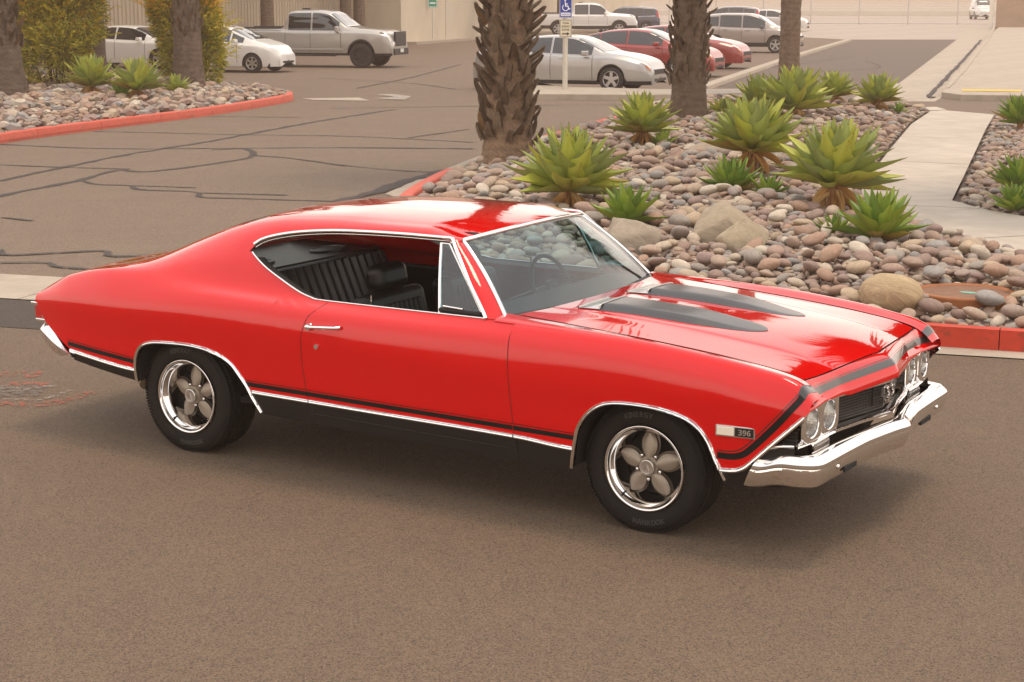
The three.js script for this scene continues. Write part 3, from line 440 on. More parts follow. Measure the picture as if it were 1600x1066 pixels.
palm('palm with bare grey-brown lower trunk in front of the second shrub', -25.0, -25.0, { h: 8, rad: [[0, .46], [.5, .38], [1.2, .34], [2, .32], [8, .27]], boots: [1.4, 7.5, .14, 8, 2.8], bootL: .7, bootEl: .85, crown: 1.6, turn: 3, y: .12, mat: bark([.23, .165, .125]) });
palm('dark palm trunk behind the left shrub', -31.9, -28.7, { h: 9, rad: [[0, .36], [1, .27], [9, .22]], crown: 1.7, turn: 1, y: .05, mat: bark([.17, .125, .095]) });
palm('palm standing beyond the right edge of the view behind the path', 1.0, -13.6, { h: 6.6, rad: [[0, .36], [.5, .32], [1.2, .28], [6.6, .24]], boots: [.5, 6.2, .18, 7, 0], bootL: .8, bootEl: .9, crown: 2.3, fronds: 44, turn: .2, y: .05 });
const slim = (label, s, o) => { const p = wallP(s, 0, s < 0 ? -.9 : 1.3); return palm(label, p.x, p.z, { h: 10, rad: [[0, .52], [.5, .36], [1.5, .29], [10, .2]], crown: 1.6, fronds: 20, mat: bark([.24, .175, .125]), y: 0, turn: o }); };
slim('slender palm trunk against the ribbed wall behind the pickup bed', -13.4, 1); slim('slender palm trunk against the wall, left of the two above the pickup hood', -4.6, 2); slim('slender palm trunk against the wall, right of the two above the pickup hood', -2.9, 3); slim('slender palm trunk against the smooth wall left of the centre palm', 12.4, 4); slim('slender palm trunk against the smooth wall right of the centre palm', 26, 5);
// ================================================================ left shrubs of narrow leaves
function shrub(label, x, z, clumps, nLeaf, top) {
  const t = thing('shrub', label, 'shrub', [x, .1, z]); const gs = [[], [], [], []];
  const leaf = (p, d, L, w) => { const s = V(rr(-1, 1), rr(-1, 1), rr(-1, 1)).cross(d).normalize().multiplyScalar(w), m = p.clone().addScaledVector(d, L * .5), e = p.clone().addScaledVector(d, L).add(V(0, -L * .18, 0)); return [p.x, p.y, p.z, m.x + s.x, m.y + s.y, m.z + s.z, e.x, e.y, e.z, m.x - s.x, m.y - s.y, m.z - s.z]; };
  for (let k = 0; k < nLeaf; k++) {
    const c = clumps[Math.floor(rnd() * clumps.length)]; let v; do v = V(rr(-1, 1), rr(-1, 1), rr(-1, 1)); while (v.length() > 1); const q = Math.pow(v.length(), .35); v.normalize();
    const den = noise.noise(v.x * 2.2 + c[0] * 3, v.y * 2.2 + c[1], v.z * 2.2 + c[2]); if (den < -.22 && q > .6) continue;
    const rad = q * (1 + .28 * den), p = V(c[0] + v.x * c[3] * rad, c[1] + v.y * c[4] * rad, c[2] + v.z * c[3] * rad); if (p.y < .02) continue;
    const d = v.clone().multiplyScalar(.7).add(V(rr(-.6, .6), rr(-.2, 1), rr(-.6, .6))).normalize(), h = p.y / top, y = rnd();
    const kind = y < .5 * h * h * h ? 3 : rnd() < .30 ? 0 : rnd() < .5 ? 1 : 2; gs[kind].push(leaf(p, d, rr(.13, .26), rr(.013, .022)));
  }
  for (let k = 0; k < nLeaf / 50; k++) { const c = clumps[Math.floor(rnd() * clumps.length)], v = V(rr(-1, 1), rr(-.3, 1), rr(-1, 1)).normalize(), d = v.clone().add(V(rr(-.4, .4), rr(.2, .9), rr(-.4, .4))).normalize(), p0 = V(c[0] + v.x * c[3] * .85, c[1] + v.y * c[4] * .85, c[2] + v.z * c[3] * .85), L = rr(.3, .8); if (p0.y < .2) continue; for (let i = 0; i < 18; i++) { const p = p0.clone().addScaledVector(d, L * i / 17), e = d.clone().add(V(rr(-.9, .9), rr(-.5, .5), rr(-.9, .9))).normalize(); gs[p.y > top * .7 && rnd() < .55 ? 3 : 1 + (i & 1)].push(leaf(p, e, rr(.1, .2), rr(.01, .018))); } }
  const ms = [[.20, .245, .024], [.44, .43, .03], [.70, .56, .035], [.95, .5, .03]].map(c => phys(lin(...c), { roughness: .6, transmission: .3, thickness: 0 }));
  gs.forEach((L, i) => { if (!L.length) return; const pos = L.flat(), ix = []; for (let k = 0; k < L.length; k++) ix.push(k * 4, k * 4 + 1, k * 4 + 2, k * 4, k * 4 + 2, k * 4 + 3); part(i === 3 ? 'young_leaves' : 'foliage', geom(pos, ix), ms[i], t).userData.kind = 'stuff'; });
  const st = []; for (let k = 0; k < 14; k++) { const c = clumps[k % clumps.length]; st.push(tube([[c[0] * .3 + rr(-.12, .12), 0, c[2] * .3 + rr(-.12, .12)], [c[0] * .6 + rr(-.1, .1), c[1] * .5, c[2] * .6], [c[0] + rr(-.2, .2), c[1] + c[4] * .4, c[2] + rr(-.2, .2)]], rr(.012, .024), 10, 5)); }
  part('stem', merge(st), bark([.16, .11, .08]), t);
}
shrub('large yellow-green narrow-leaved shrub right of the left-edge palm', -28.15, -23.6, [[0, .8, 0, .85, .85], [-.3, 1.6, .1, .95, .9], [.35, 1.9, -.2, .8, .9], [.1, 2.7, 0, .95, .9], [-.5, 2.6, 0, .8, .8], [.7, 2.6, -.3, .5, .6], [-.95, 1.3, .3, .4, .5], [.6, 1.1, .3, .35, .4], [.2, 3.1, .2, .5, .5]], 30000, 3.3);
shrub('tall yellow-orange topped shrub behind the bare palm trunk', -25.85, -26.0, [[-.2, .7, 0, .5, .75], [.45, .9, 0, .45, .9], [-.35, 1.6, 0, .55, .8], [.4, 1.7, .1, .5, .75], [-.2, 2.5, 0, .65, .8], [.35, 2.3, 0, .34, .5], [.62, 1.25, .1, .28, .35], [-.6, 2.0, .2, .35, .4], [0, 2.9, .1, .3, .4]], 22000, 2.9);

// ================================================================ parked cars in the background
const carM = { black: std(lin(.015, .015, .016), .5), tyre: std(lin(.022, .021, .02), .8), glass: phys(lin(.02, .022, .024), { roughness: .03, clearcoat: 1, clearcoatRoughness: .02 }), wsGlass: phys(lin(.05, .06, .065), { roughness: .02, clearcoat: 1, clearcoatRoughness: .01 }), alloy: std(lin(.55, .54, .52), .3, { metalness: .9 }), lamp: phys(lin(.75, .74, .7), { roughness: .1, clearcoat: 1 }), red: phys(lin(.45, .012, .012), { roughness: .2, clearcoat: 1 }), amber: std(lin(.55, .16, .02), .4), plate: std(lin(.7, .7, .68), .5), handle: std(lin(.1, .1, .1), .4) };
function paint(c, metal = 0) { return phys(lin(...c), { roughness: metal ? .35 : .45, metalness: metal, clearcoat: 1, clearcoatRoughness: .03 }); }
// spec s: top / belt profiles [x, y], half widths, wheels; x runs to the nose
function parkedCar(name, label, cat, [x, z], deg, s) {
  const t = thing(name, label, cat, [x, 0, z], deg * Math.PI / 180), xs0 = s.top[0][0], xs1 = s.top[s.top.length - 1][0];
  const top = table(s.top), belt = table(s.belt), low = s.low || .2, W = table(s.width), R = s.R, ax = s.axles;
  const st = [...new Set([...range(xs0, xs1, 46)])];
  const rows = f => st.map(q => [q, ...f(q)]);
  const inset = q => clamp01((top(q)[0] - belt(q)[0] - .08) / .3);
  const L = new Loft([rows(q => [low + (s.rise ? s.rise(q) : 0), W(q)[0] * .95]), rows(q => [mix(low, belt(q)[0], .25), W(q)[0] * .985]), rows(q => [mix(low, belt(q)[0], .68), W(q)[0]]), rows(q => [belt(q)[0] - .05, W(q)[0] * .975]), rows(q => [belt(q)[0], W(q)[0] * .92]),
    rows(q => [mix(belt(q)[0], top(q)[0], .45), mix(W(q)[0] * .86, W(q)[0] * (s.tumble || .78), .5 * inset(q))]), rows(q => [mix(belt(q)[0], top(q)[0], .86), mix(W(q)[0] * .78, W(q)[0] * ((s.tumble || .78) - .08), inset(q))]), rows(q => [mix(belt(q)[0], top(q)[0], .975), W(q)[0] * mix(.55, .52, inset(q))]), rows(q => [top(q)[0], 0])]);
  const ar = s.arch || R * 1.12, archY = q => { for (const a of ax) { const d = (q - a) / ar; if (Math.abs(d) < 1) return R * .98 + ar * Math.sqrt(1 - d * d) * (s.flat || 1); } return 0; };
  const cols = [...range(xs0, xs1, 60), ...ax.flatMap(a => range(-1, 1, 18).map(k => a + ar * .999 * Math.sin(k * Math.PI / 2)))].sort((a, b) => a - b);
  const sh = L.sheet(cols.map(q => ({ x: q, a: L.tY(q, Math.max(archY(q), 0), 0, 3), b: 8 })), 36);
  const cap = (q, dx) => grid(8, 36, (u, v) => { const p = L.P(q, mix(0, 8, v)), my = mix(low, top(q)[0], .5), k = 1 - u; return [p[0] + dx * Math.sin(u * Math.PI / 2), mix(my, p[1], 1 - u ** 5), p[2] * (1 - u ** 4)]; });
  const shell = merge([sh, cap(xs1, .05), cap(xs0, -.04)]);
  part('body', merge([shell, mirrorZ(shell)]), s.paint, t);
  const both = (n, g, m) => { part(n, g, m, t); part(n, mirrorZ(g), m, t); };
  if (s.clad) { const c = L.sheet(cols.map(q => ({ x: q, a: L.tY(q, archY(q), 0, 3), b: L.tY(q, Math.max(s.clad(q), archY(q) + s.lip), 0, 3.5) })), 4, .006); both('lower_cladding', c, carM.black); }
  for (const [a, b, yl, yh] of s.windows) { const wc = range(a, b, 16).filter(q => top(q)[0] - belt(q)[0] > .1).map(q => { const lo = belt(q)[0] + (yl ?? .03), hi = Math.max(lo + .004, mix(belt(q)[0], top(q)[0], yh ?? .86)); return { x: q, a: L.tY(q, lo, 3, 8), b: L.tY(q, hi, 3, 8) }; }); both('side_window', L.sheet(wc, 6, .006), carM.glass); }
  { const [a, b] = s.ws; const g = L.sheet(range(a, b, 10).map(q => ({ x: q, a: 6.15, b: 8 })), 8, .006); part('windshield', merge([g, mirrorZ(g)]), carM.wsGlass, t); }
  if (s.rw) { const [a, b] = s.rw; const g = L.sheet(range(a, b, 8).map(q => ({ x: q, a: 6.15, b: 8 })), 8, .006); part('rear_window', merge([g, mirrorZ(g)]), carM.wsGlass, t); }
  for (const q of s.doors) both('door_gap', tube(range(archY(q) || low + .12, belt(q)[0] + .01, 8).map(y => V(...L.at(q, L.tY(q, y, 0, 5), .001))), .007, 12, 5), carM.black);
  for (const q of s.handles || []) { const p = L.P(q, 2.9); both('door_handle', rbox(.17, .025, .03, .01, q, p[1] - .03, p[2] + .012), s.handleM || s.paint); }
  { const p = L.P(s.mirror, 4); both('wing_mirror', rbox(s.mir || .17, s.mirH || .13, .2, .04, s.mirror, p[1] + .07, p[2] + .12), s.mirrorM || s.paint); }
  for (const [t0, t1, a, b, m, n] of s.lights) both(n || 'headlight', L.sheet(range(a, b, 6).map(q => ({ x: q, a: t0, b: t1 })), 5, .006), m);
  for (const [w, h, d, px, py, pz, m, n] of s.bits || []) part(n, rbox(w, h, d, Math.min(.02, w * .3, h * .3), px, py, pz), m, t);
  part('underbody', box(xs1 - xs0 - .5, .1, W(0)[0] * 1.7, (xs0 + xs1) / 2, low + .05, 0), carM.black, t);
  const tg = new THREE.LatheGeometry([[.66, -.1], [.72, -.115], [.9, -.11], [.985, -.085], [1, -.05], [1, .05], [.985, .085], [.9, .11], [.72, .115], [.66, .1]].map(p => new THREE.Vector2(p[0] * R, p[1])), 36).rotateX(Math.PI / 2);
  const sp = []; for (let k = 0; k < (s.spokes || 5); k++) { const a = k / (s.spokes || 5) * Math.PI * 2; sp.push(rbox(.07 * (s.spokeW || 1), R * .52, .03, .012, 0, R * .36, .07).applyMatrix4(new THREE.Matrix4().makeRotationZ(a))); }
  const rg = merge([new THREE.TorusGeometry(R * .645, .018, 8, 36).translate(0, 0, .085), cyl(.07, .07, .03, 18).rotateX(Math.PI / 2).translate(0, 0, .07), ...sp]);
  const dg = cyl(R * .65, R * .65, .06, 30).rotateX(Math.PI / 2).translate(0, 0, .0);
  for (const a of ax) for (const sd of [1, -1]) { const w = sub('wheel', t); w.position.set(a, R, sd * (W(a)[0] - .12)); if (sd < 0) w.rotation.y = Math.PI; part('tyre', tg, carM.tyre, w); part('rim', rg, s.alloy || carM.alloy, w); part('brake_disc', dg, carM.black, w); }
  const well = ax.map(a => cyl(ar * .99, ar * .99, W(a)[0] * 1.86, 26).rotateX(Math.PI / 2).translate(a, R * .98, 0)); const wg = merge(well.map(g => g)); 
  part('wheel_well', merge(ax.flatMap(a => [grid(24, 1, (u, v) => [a + Math.cos(u * Math.PI) * ar, R * .98 + Math.sin(u * Math.PI) * ar * (s.flat || 1), mix(-W(a)[0] * .95, W(a)[0] * .95, v)]), box(ar * 2, R * 1.25, .02, a, R * 1.4, W(a)[0] - .28), box(ar * 2, R * 1.25, .02, a, R * 1.4, -W(a)[0] + .28)])), carM.black, t);
  return t;
}
const white = paint([.78, .76, .72]), silver = paint([.40, .39, .375], .45), silverT = paint([.42, .395, .36], .35), redP = paint([.30, .014, .012]), redP2 = paint([.27, .02, .016]), taupe = paint([.33, .28, .245], .2), navy = paint([.04, .05, .085]), greyP = paint([.12, .115, .12]), offW = paint([.6, .58, .55]);
const sedan = p => ({ paint: p, R: .335, axles: [-1.415, 1.415], low: .2, tumble: .76,
  top: [[-2.52, .8], [-2.46, 1.02], [-2.3, 1.1], [-1.9, 1.18], [-1.4, 1.31], [-.8, 1.42], [-.25, 1.45], [.25, 1.42], [.6, 1.31], [1.0, 1.12], [1.2, 1.03], [1.7, .96], [2.15, .84], [2.36, .7], [2.42, .58]],
  belt: [[-2.52, .72], [-2.4, .95], [-1.8, 1.02], [-.8, .98], [.6, .93], [1.3, .92], [2.0, .80], [2.36, .66], [2.42, .55]], width: [[-2.52, .78], [-2.2, .88], [-1.2, .92], [1.2, .92], [2.0, .88], [2.35, .74], [2.42, .62]],
  windows: [[-1.72, -1.18, .03, .8], [-1.15, -.3], [-.24, .86]], ws: [.42, 1.14], rw: [-2.1, -1.25], doors: [-1.15, -.27, .9], handles: [-.95, .05], mirror: .72,
  lights: [[4.2, 5.6, 2.12, 2.38, carM.lamp], [3.2, 4, 2.3, 2.4, carM.amber, 'marker'], [4, 6, -2.51, -2.42, carM.red, 'tail_lamp']], bits: [[.05, .14, .95, 2.445, .52, 0, carM.black, 'grille'], [.05, .09, .95, 2.445, .32, 0, carM.black, 'air_intake'], [.3, .05, .05, -1.35, 1.36, 0, carM.black, 'roof_antenna']], spokes: 5, spokeW: 1.3 });
parkedCar('parked_sedan', 'silver four-door sedan parked behind the disabled parking sign', 'car', [-18.3, -32.55], 9, { ...sedan(silver), clad: q => .3, lip: .03, alloy: std(lin(.42, .41, .4), .3, { metalness: .9 }) });
parkedCar('parked_sedan', 'red sedan parked just beyond the silver sedan', 'car', [-20.5, -40.8], 9, { ...sedan(redP), alloy: carM.alloy });
parkedCar('parked_sedan', 'second red car further back, its nose past the nearer red one', 'car', [-22.3, -46.8], 9, { ...sedan(redP2) });
parkedCar('parked_sedan', 'white sedan with dark windows glimpsed between the left shrubs', 'car', [-38.1, -36.7], 13, { ...sedan(white) });
parkedCar('parked_hatchback', 'white hatchback parked in front of the silver pickup', 'car', [-33.6, -36.3], 12, { paint: white, R: .31, axles: [-1.35, 1.35], low: .2, tumble: .72,
  top: [[-2.08, .85], [-2.0, 1.1], [-1.5, 1.25], [-.8, 1.42], [-.1, 1.49], [.4, 1.43], [.9, 1.22], [1.3, 1.05], [1.7, .94], [2.05, .8], [2.2, .62]], belt: [[-2.08, .8], [-1.6, 1.0], [-.5, .97], [.8, .93], [1.4, .9], [2.0, .74], [2.2, .55]], width: [[-2.08, .72], [-1.5, .83], [0, .865], [1.3, .86], [1.9, .76], [2.2, .55]],
  windows: [[-1.45, -.42], [-.36, .52], [.58, 1.02, .03, .72]], ws: [.5, 1.26], rw: [-1.9, -1.0], doors: [-1.1, -.38, .82], handles: [-.9, -.15], mirror: .78, lights: [[4.0, 5.4, 1.72, 2.12, carM.lamp]], bits: [[.04, .07, .75, 2.24, .34, 0, carM.black, 'air_intake'], [.03, .1, .3, 2.24, .52, 0, carM.plate, 'number_plate']], spokes: 6, spokeW: .9 });
const truck = (p, clad) => ({ paint: p, R: .42, axles: [-1.85, 1.85], low: .42, tumble: .84, arch: .5,
  top: [[-2.92, 1.3], [-1.12, 1.33], [-1.04, 1.36], [-.98, 1.7], [-.9, 1.9], [-.6, 1.965], [.2, 1.97], [.62, 1.9], [1.0, 1.62], [1.3, 1.4], [1.5, 1.36], [2.3, 1.3], [2.78, 1.2], [2.88, 1.05], [2.92, .9]], belt: [[-2.92, 1.26], [-1.1, 1.27], [-.9, 1.25], [1.2, 1.24], [2.3, 1.2], [2.8, 1.08], [2.92, .8]], width: [[-2.92, .97], [2.2, 1.0], [2.7, .96], [2.88, .86], [2.92, .82]],
  windows: [[-.84, -.02, .02, .84], [.05, 1.02, .02, .84]], ws: [.7, 1.34], doors: [-.93, .0, 1.12], handles: [-.75, .2], mirror: 1.0, mir: .12, mirH: .2, lights: [[3.0, 4.6, 2.66, 2.87, carM.lamp], [4.0, 4.9, 2.5, 2.66, carM.black, 'headlight_surround'], [2.4, 4, -2.93, -2.86, carM.red, 'tail_lamp']],
  bits: [[.08, .5, 1.15, 2.94, .98, 0, carM.black, 'grille'], [.14, .22, 1.5, 2.93, .55, 0, carM.black, 'front_bumper'], [.03, .12, .32, 3.01, .58, .0, carM.plate, 'number_plate'], [1.8, .06, .06, -2.0, 1.345, .9, carM.black, 'bed_rail'], [1.8, .06, .06, -2.0, 1.345, -.9, carM.black, 'bed_rail'], [1.9, .05, .12, .0, .42, 1.0, carM.black, 'side_step'], [.3, .05, .05, -.5, 1.99, 0, carM.black, 'roof_antenna'], [2.2, .07, .02, .1, .62, .995, p, 'door_moulding']], clad: q => .5, lip: .07, spokes: 6, spokeW: 1.2, alloy: clad });
parkedCar('pickup_truck', 'silver crew-cab pickup with black wheels and dark bed cover', 'pickup truck', [-33.4, -41.0], 17, truck(silverT, std(lin(.03, .03, .03), .4, { metalness: .5 })));
parkedCar('pickup_truck', 'white pickup parked far back beside the cream wall', 'pickup truck', [-48.2, -86.2], 30, { ...truck(white, carM.alloy), clad: q => .62, lip: .05 });
const suv = p => ({ paint: p, R: .345, axles: [-1.31, 1.31], low: .26, tumble: .8, top: [[-2.22, .95], [-2.18, 1.3], [-2.05, 1.52], [-1.7, 1.62], [-.8, 1.68], [0, 1.67], [.45, 1.58], [.85, 1.34], [1.15, 1.14], [1.7, 1.05], [2.1, .92], [2.27, .7]], belt: [[-2.22, .9], [-1.9, 1.1], [-.5, 1.05], [.8, 1.02], [1.3, 1.0], [2.0, .84], [2.27, .62]], width: [[-2.22, .8], [-1.8, .88], [0, .91], [1.3, .9], [1.9, .84], [2.27, .66]],
  windows: [[-1.85, -1.2, .04, .78], [-1.14, -.2], [-.14, .82]], ws: [.5, 1.1], rw: [-2.16, -1.95], doors: [-1.15, -.17, .85], handles: [-.9, .1], handleM: carM.handle, mirror: .72, mirrorM: carM.handle, lights: [[3.6, 5, 1.92, 2.2, carM.lamp], [4, 6.3, -2.2, -2.02, carM.red, 'tail_lamp']], bits: [[.05, .14, .9, 2.29, .66, 0, carM.black, 'grille'], [.08, .12, 1.3, 2.27, .36, 0, carM.black, 'front_bumper']], clad: q => .44, lip: .06, spokes: 5, spokeW: 1.1 });
parkedCar('parked_suv', 'taupe compact sport utility car parked behind the third palm', 'car', [-26.9, -62.8], 14, suv(taupe));
parkedCar('parked_suv', 'dark blue sport utility car with its tail to the right of the white pickup', 'car', [-50.0, -94.2], 212, suv(navy));
parkedCar('parked_suv', 'dark sport utility car in the haze above the taupe one', 'car', [-45.2, -99.6], 200, suv(greyP));
parkedCar('parked_sedan', 'pale car in the haze beside the dark one above the taupe car', 'car', [-43.6, -103.4], 14, sedan(offW));
parkedCar('delivery_van', 'small pale van far off at the right, beside the tan wall', 'van', [-48.2, -165], -63, { ...suv(offW), top: [[-2.22, 1.2], [-2.18, 1.8], [-2.0, 1.98], [-.8, 2.02], [.4, 1.98], [.9, 1.7], [1.2, 1.3], [1.7, 1.15], [2.1, 1.0], [2.27, .8]] });
// ================================================================ signs
{
  const t = thing('parking_sign', 'blue disabled parking sign with small arrow plate on a white post', 'sign', [-17.35, .15, -30.55], .62);
  const postM = std(lin(.74, .68, .58), .55, { map: layered(patchT, .6) });
  part('post', cyl(.062, .066, 2.34, 16, 0, 1.17, 0), postM, t); part('post_cap', new THREE.SphereGeometry(.064, 14, 8, 0, 6.3, 0, 1.6).translate(0, 2.34, 0), postM, t);
  const blue = cnv(128, 192, (c, w, h) => { c.fillStyle = '#25409b'; c.fillRect(0, 0, w, h); c.strokeStyle = c.fillStyle = '#fff'; c.lineWidth = 3; c.strokeRect(4, 4, w - 8, h - 8); c.lineWidth = 10; c.lineCap = 'round'; c.beginPath(); c.arc(58, 30, 9, 0, 7); c.fill(); c.beginPath(); c.moveTo(58, 46); c.lineTo(62, 82); c.lineTo(86, 82); c.lineTo(98, 112); c.lineTo(108, 108); c.stroke(); c.beginPath(); c.moveTo(60, 62); c.lineTo(82, 62); c.stroke(); c.beginPath(); c.lineWidth = 8; c.arc(62, 96, 31, -2.4, .4, true); c.stroke(); c.fillRect(14, 146, 100, 30); c.fillStyle = '#25409b'; c.font = 'bold 20px sans-serif'; c.textAlign = 'center'; c.fillText('PARKING', 64, 168); });
  const van = cnv(128, 192, (c, w, h) => { c.fillStyle = '#ddd3b8'; c.fillRect(0, 0, w, h); c.strokeStyle = c.fillStyle = '#2a2620'; c.lineWidth = 4; c.strokeRect(5, 5, w - 10, h - 10); c.font = 'bold 32px sans-serif'; c.textAlign = 'center'; c.fillText('TOW', 64, 48); c.fillText('AWAY', 64, 84); c.fillText('ZONE', 64, 120); c.fillRect(24, 148, 56, 13); c.beginPath(); c.moveTo(76, 134); c.lineTo(108, 154); c.lineTo(76, 174); c.fill(); });
  const plate = (name, tex, w, h, y) => { const p = part(name, box(w, h, .012, 0, y, .075), std(lin(.5, .5, .5), .5, { metalness: .4 }), t); part('face', new THREE.PlaneGeometry(w - .01, h - .01).translate(0, y, .0825), std(0xffffff, .55, { map: tex }), p); };
  plate('sign_plate', blue, .32, .50, 2.02); plate('arrow_plate', van, .31, .44, 1.5);
  const g = thing('green_sign', 'small green sign on a thin post by the smooth wall', 'sign', [...wallP(4.3, -.2, .3).toArray()], .95); part('post', cyl(.03, .03, 3.2, 8, 0, 1.6, 0), carM.alloy, g);
  const gr = cnv(64, 128, (c, w, h) => { c.fillStyle = '#2f8d74'; c.fillRect(0, 0, w, h); c.strokeStyle = c.fillStyle = '#eef3ee'; c.lineWidth = 3; c.strokeRect(3, 3, w - 6, h - 6); for (const y of [28, 52, 76, 100]) c.fillRect(12, y, 40, 8); }); const p = part('sign_plate', box(.5, 1.2, .02, 0, 2.6, .05), carM.alloy, g); part('face', new THREE.PlaneGeometry(.49, 1.19).translate(0, 2.6, .0625), std(0xffffff, .6, { map: gr }), p);
}

// ================================================================ the red two-door hardtop (origin on the ground between the axles, +x to the nose, +z towards the camera)
const car = thing('muscle_car', 'glossy red vintage two-door hardtop with black hood scoops parked in the foreground', 'car');
{
  const both = (name, geo, mat, label) => { part(name, geo, mat, car, label); return part(name, mirrorZ(geo), mat, car, label); };
  // ---- body surfaces as control curves [x, y, z]
  const rocker = [[-2.6, .5, .83], [-2.3, .445, .893], [-1.75, .378, .915], [-.86, .302, .908], [0, .286, .908], [1.05, .272, .906], [1.86, .31, .895], [2.3, .36, .86]];
  const mold = [[-2.6, .53, .86], [-2.27, .497, .912], [-1.75, .446, .93], [-.9, .424, .932], [0, .414, .932], [.76, .405, .931], [1.085, .388, .93], [1.85, .392, .916], [2.1, .4, .9], [2.3, .41, .876]];
  const low = [[-2.6, .64, .858], [-2.3, .62, .908], [-1.8, .61, .938], [-1, .6, .947], [0, .6, .948], [.8, .585, .948], [1.5, .6, .944], [2, .59, .926], [2.3, .57, .892]];
  const wide = [[-2.6, .768, .862], [-2.3, .79, .912], [-1.85, .803, .945], [-1.3, .82, .957], [-.5, .8, .957], [0, .775, .957], [.7, .735, .957], [1.2, .728, .957], [1.5, .742, .954], [2, .728, .936], [2.2, .70, .912], [2.3, .66, .895]];
  const upp = [[-2.6, .792, .838], [-2.3, .87, .872], [-1.9, .91, .893], [-1.3, .91, .916], [-.5, .895, .922], [.1, .885, .925], [.7, .88, .927], [1.27, .868, .932], [1.79, .828, .925], [2, .8, .912], [2.12, .78, .901], [2.22, .742, .893], [2.3, .68, .885]];
  const RL = new Loft([rocker, mold, low, wide, upp,
    [[-2.6, .80, .80], [-2.5, .85, .81], [-2.34, .917, .818], [-2, .978, .826], [-1.7, .99, .832], [-1.2, .968, .84], [-.5, .95, .845], [.1, .948, .847], [.8, .954, .856]],
    [[-2.6, .81, .755], [-2.5, .862, .76], [-2.34, .927, .765], [-2, .99, .772], [-1.7, 1.03, .768], [-1.5, 1.065, .758], [-1.3, 1.098, .752], [-1.1, 1.118, .752], [-.5, 1.128, .757], [.3, 1.13, .757], [.8, 1.13, .757]],
    [[-2.6, .817, .7], [-2.5, .868, .7], [-2.34, .933, .7], [-2, .997, .702], [-1.85, 1.025, .695], [-1.7, 1.068, .68], [-1.5, 1.14, .655], [-1.3, 1.208, .636], [-1.1, 1.257, .628], [-.9, 1.284, .63], [-.5, 1.306, .637], [0, 1.314, .64], [.2, 1.302, .638], [.4, 1.27, .63]],
    [[-2.6, .825, .55], [-2.5, .878, .55], [-2.34, .943, .55], [-2, 1.002, .552], [-1.85, 1.045, .556], [-1.7, 1.1, .556], [-1.5, 1.18, .547], [-1.3, 1.25, .54], [-1.1, 1.3, .535], [-.9, 1.326, .535], [-.5, 1.345, .536], [0, 1.345, .536], [.3, 1.314, .535], [.5, 1.27, .53]],
    [[-2.6, .83, .3], [-2.5, .885, .3], [-2.34, .953, .3], [-2, 1.012, .3], [-1.85, 1.058, .3], [-1.7, 1.116, .3], [-1.5, 1.2, .3], [-1.3, 1.274, .3], [-1.1, 1.325, .3], [-.9, 1.35, .3], [-.5, 1.37, .3], [0, 1.373, .3], [.25, 1.352, .3], [.5, 1.305, .3]],
    [[-2.6, .832, 0], [-2.5, .888, 0], [-2.34, .957, 0], [-2, 1.016, 0], [-1.85, 1.062, 0], [-1.7, 1.122, 0], [-1.5, 1.206, 0], [-1.3, 1.28, 0], [-1.1, 1.332, 0], [-.9, 1.357, 0], [-.5, 1.378, 0], [0, 1.381, 0], [.25, 1.364, 0], [.5, 1.322, 0]]]);
  const FL = new Loft([rocker, mold, low, wide, upp,
    [[.6, .953, .857], [1.27, .938, .866], [1.79, .895, .866], [1.99, .866, .861], [2.12, .842, .858], [2.2, .81, .857], [2.26, .745, .862], [2.3, .69, .868]],
    [[.6, .968, .735], [.98, .944, .735], [1.33, .92, .735], [1.72, .886, .735], [1.93, .861, .735], [2.06, .841, .735], [2.17, .812, .735], [2.26, .745, .735], [2.3, .7, .735]]]);
  const yOf = (rows) => { const f = table(rows); return x => f(x)[0]; };
  const moldY = yOf(mold), rockY = yOf(rocker);
  const bez = (pts, n) => path(pts.map(p => V(p[0], p[1], 0)), false, .5).getPoints(n).map(p => [p.x, p.y]);
  const archR = bez([[-1.751, .375], [-1.746, .46], [-1.732, .53], [-1.69, .589], [-1.613, .619], [-1.505, .631], [-1.364, .637], [-1.259, .633], [-1.173, .621], [-1.089, .597], [-1.023, .56], [-.975, .508], [-.927, .447], [-.896, .386], [-.852, .312]], 56);
  const archF = bez([[1.066, .285], [1.097, .421], [1.121, .505], [1.174, .578], [1.246, .627], [1.325, .647], [1.432, .652], [1.545, .647], [1.64, .632], [1.709, .606], [1.762, .565], [1.8, .509], [1.822, .458], [1.845, .406], [1.869, .345]], 56);
  const aR = poly(archR), aF = poly(archF);
  const winLow = poly(bez([[-1.03, 1.142], [-1.0, 1.125], [-.895, 1.072], [-.752, 1.014], [-.64, .974], [-.54, .952], [-.46, .947], [.1, .948], [.6, .952]], 60));
  const winTop = poly(bez([[-1.045, 1.145], [-1.036, 1.185], [-.96, 1.221], [-.803, 1.255], [-.59, 1.28], [-.37, 1.292], [-.05, 1.299], [.205, 1.297]], 60));
  const doorR = y => poly([[.27, -.45], [.361, -.485], [.476, -.522], [.615, -.537], [.77, -.535], [.872, -.503], [.92, -.455], [.96, -.41]])(y);
  const doorF = y => poly([[.25, .768], [.536, .748], [.788, .732], [.97, .716]])(y);
  // sheet over columns given by x functions of y
  function side(L, x0, x1, y0, y1, us, ny, off = 0, kmax = 5) {
    const at = (u, v) => { let x = mix(x0(.6), x1(.6), u), y = mix(y0(x), y1(x), v); for (let k = 0; k < 3; k++) { x = mix(x0(y), x1(y), u); y = mix(y0(x), y1(x), v); } return [x, L.tY(x, y, 0, kmax)]; };
    return grid(us.length - 1, ny, (u, v, i) => L.at(...at(us[i], v), off), (u, v, i) => L.N(...at(us[i], v)));
  }
  const cst = c => () => c;
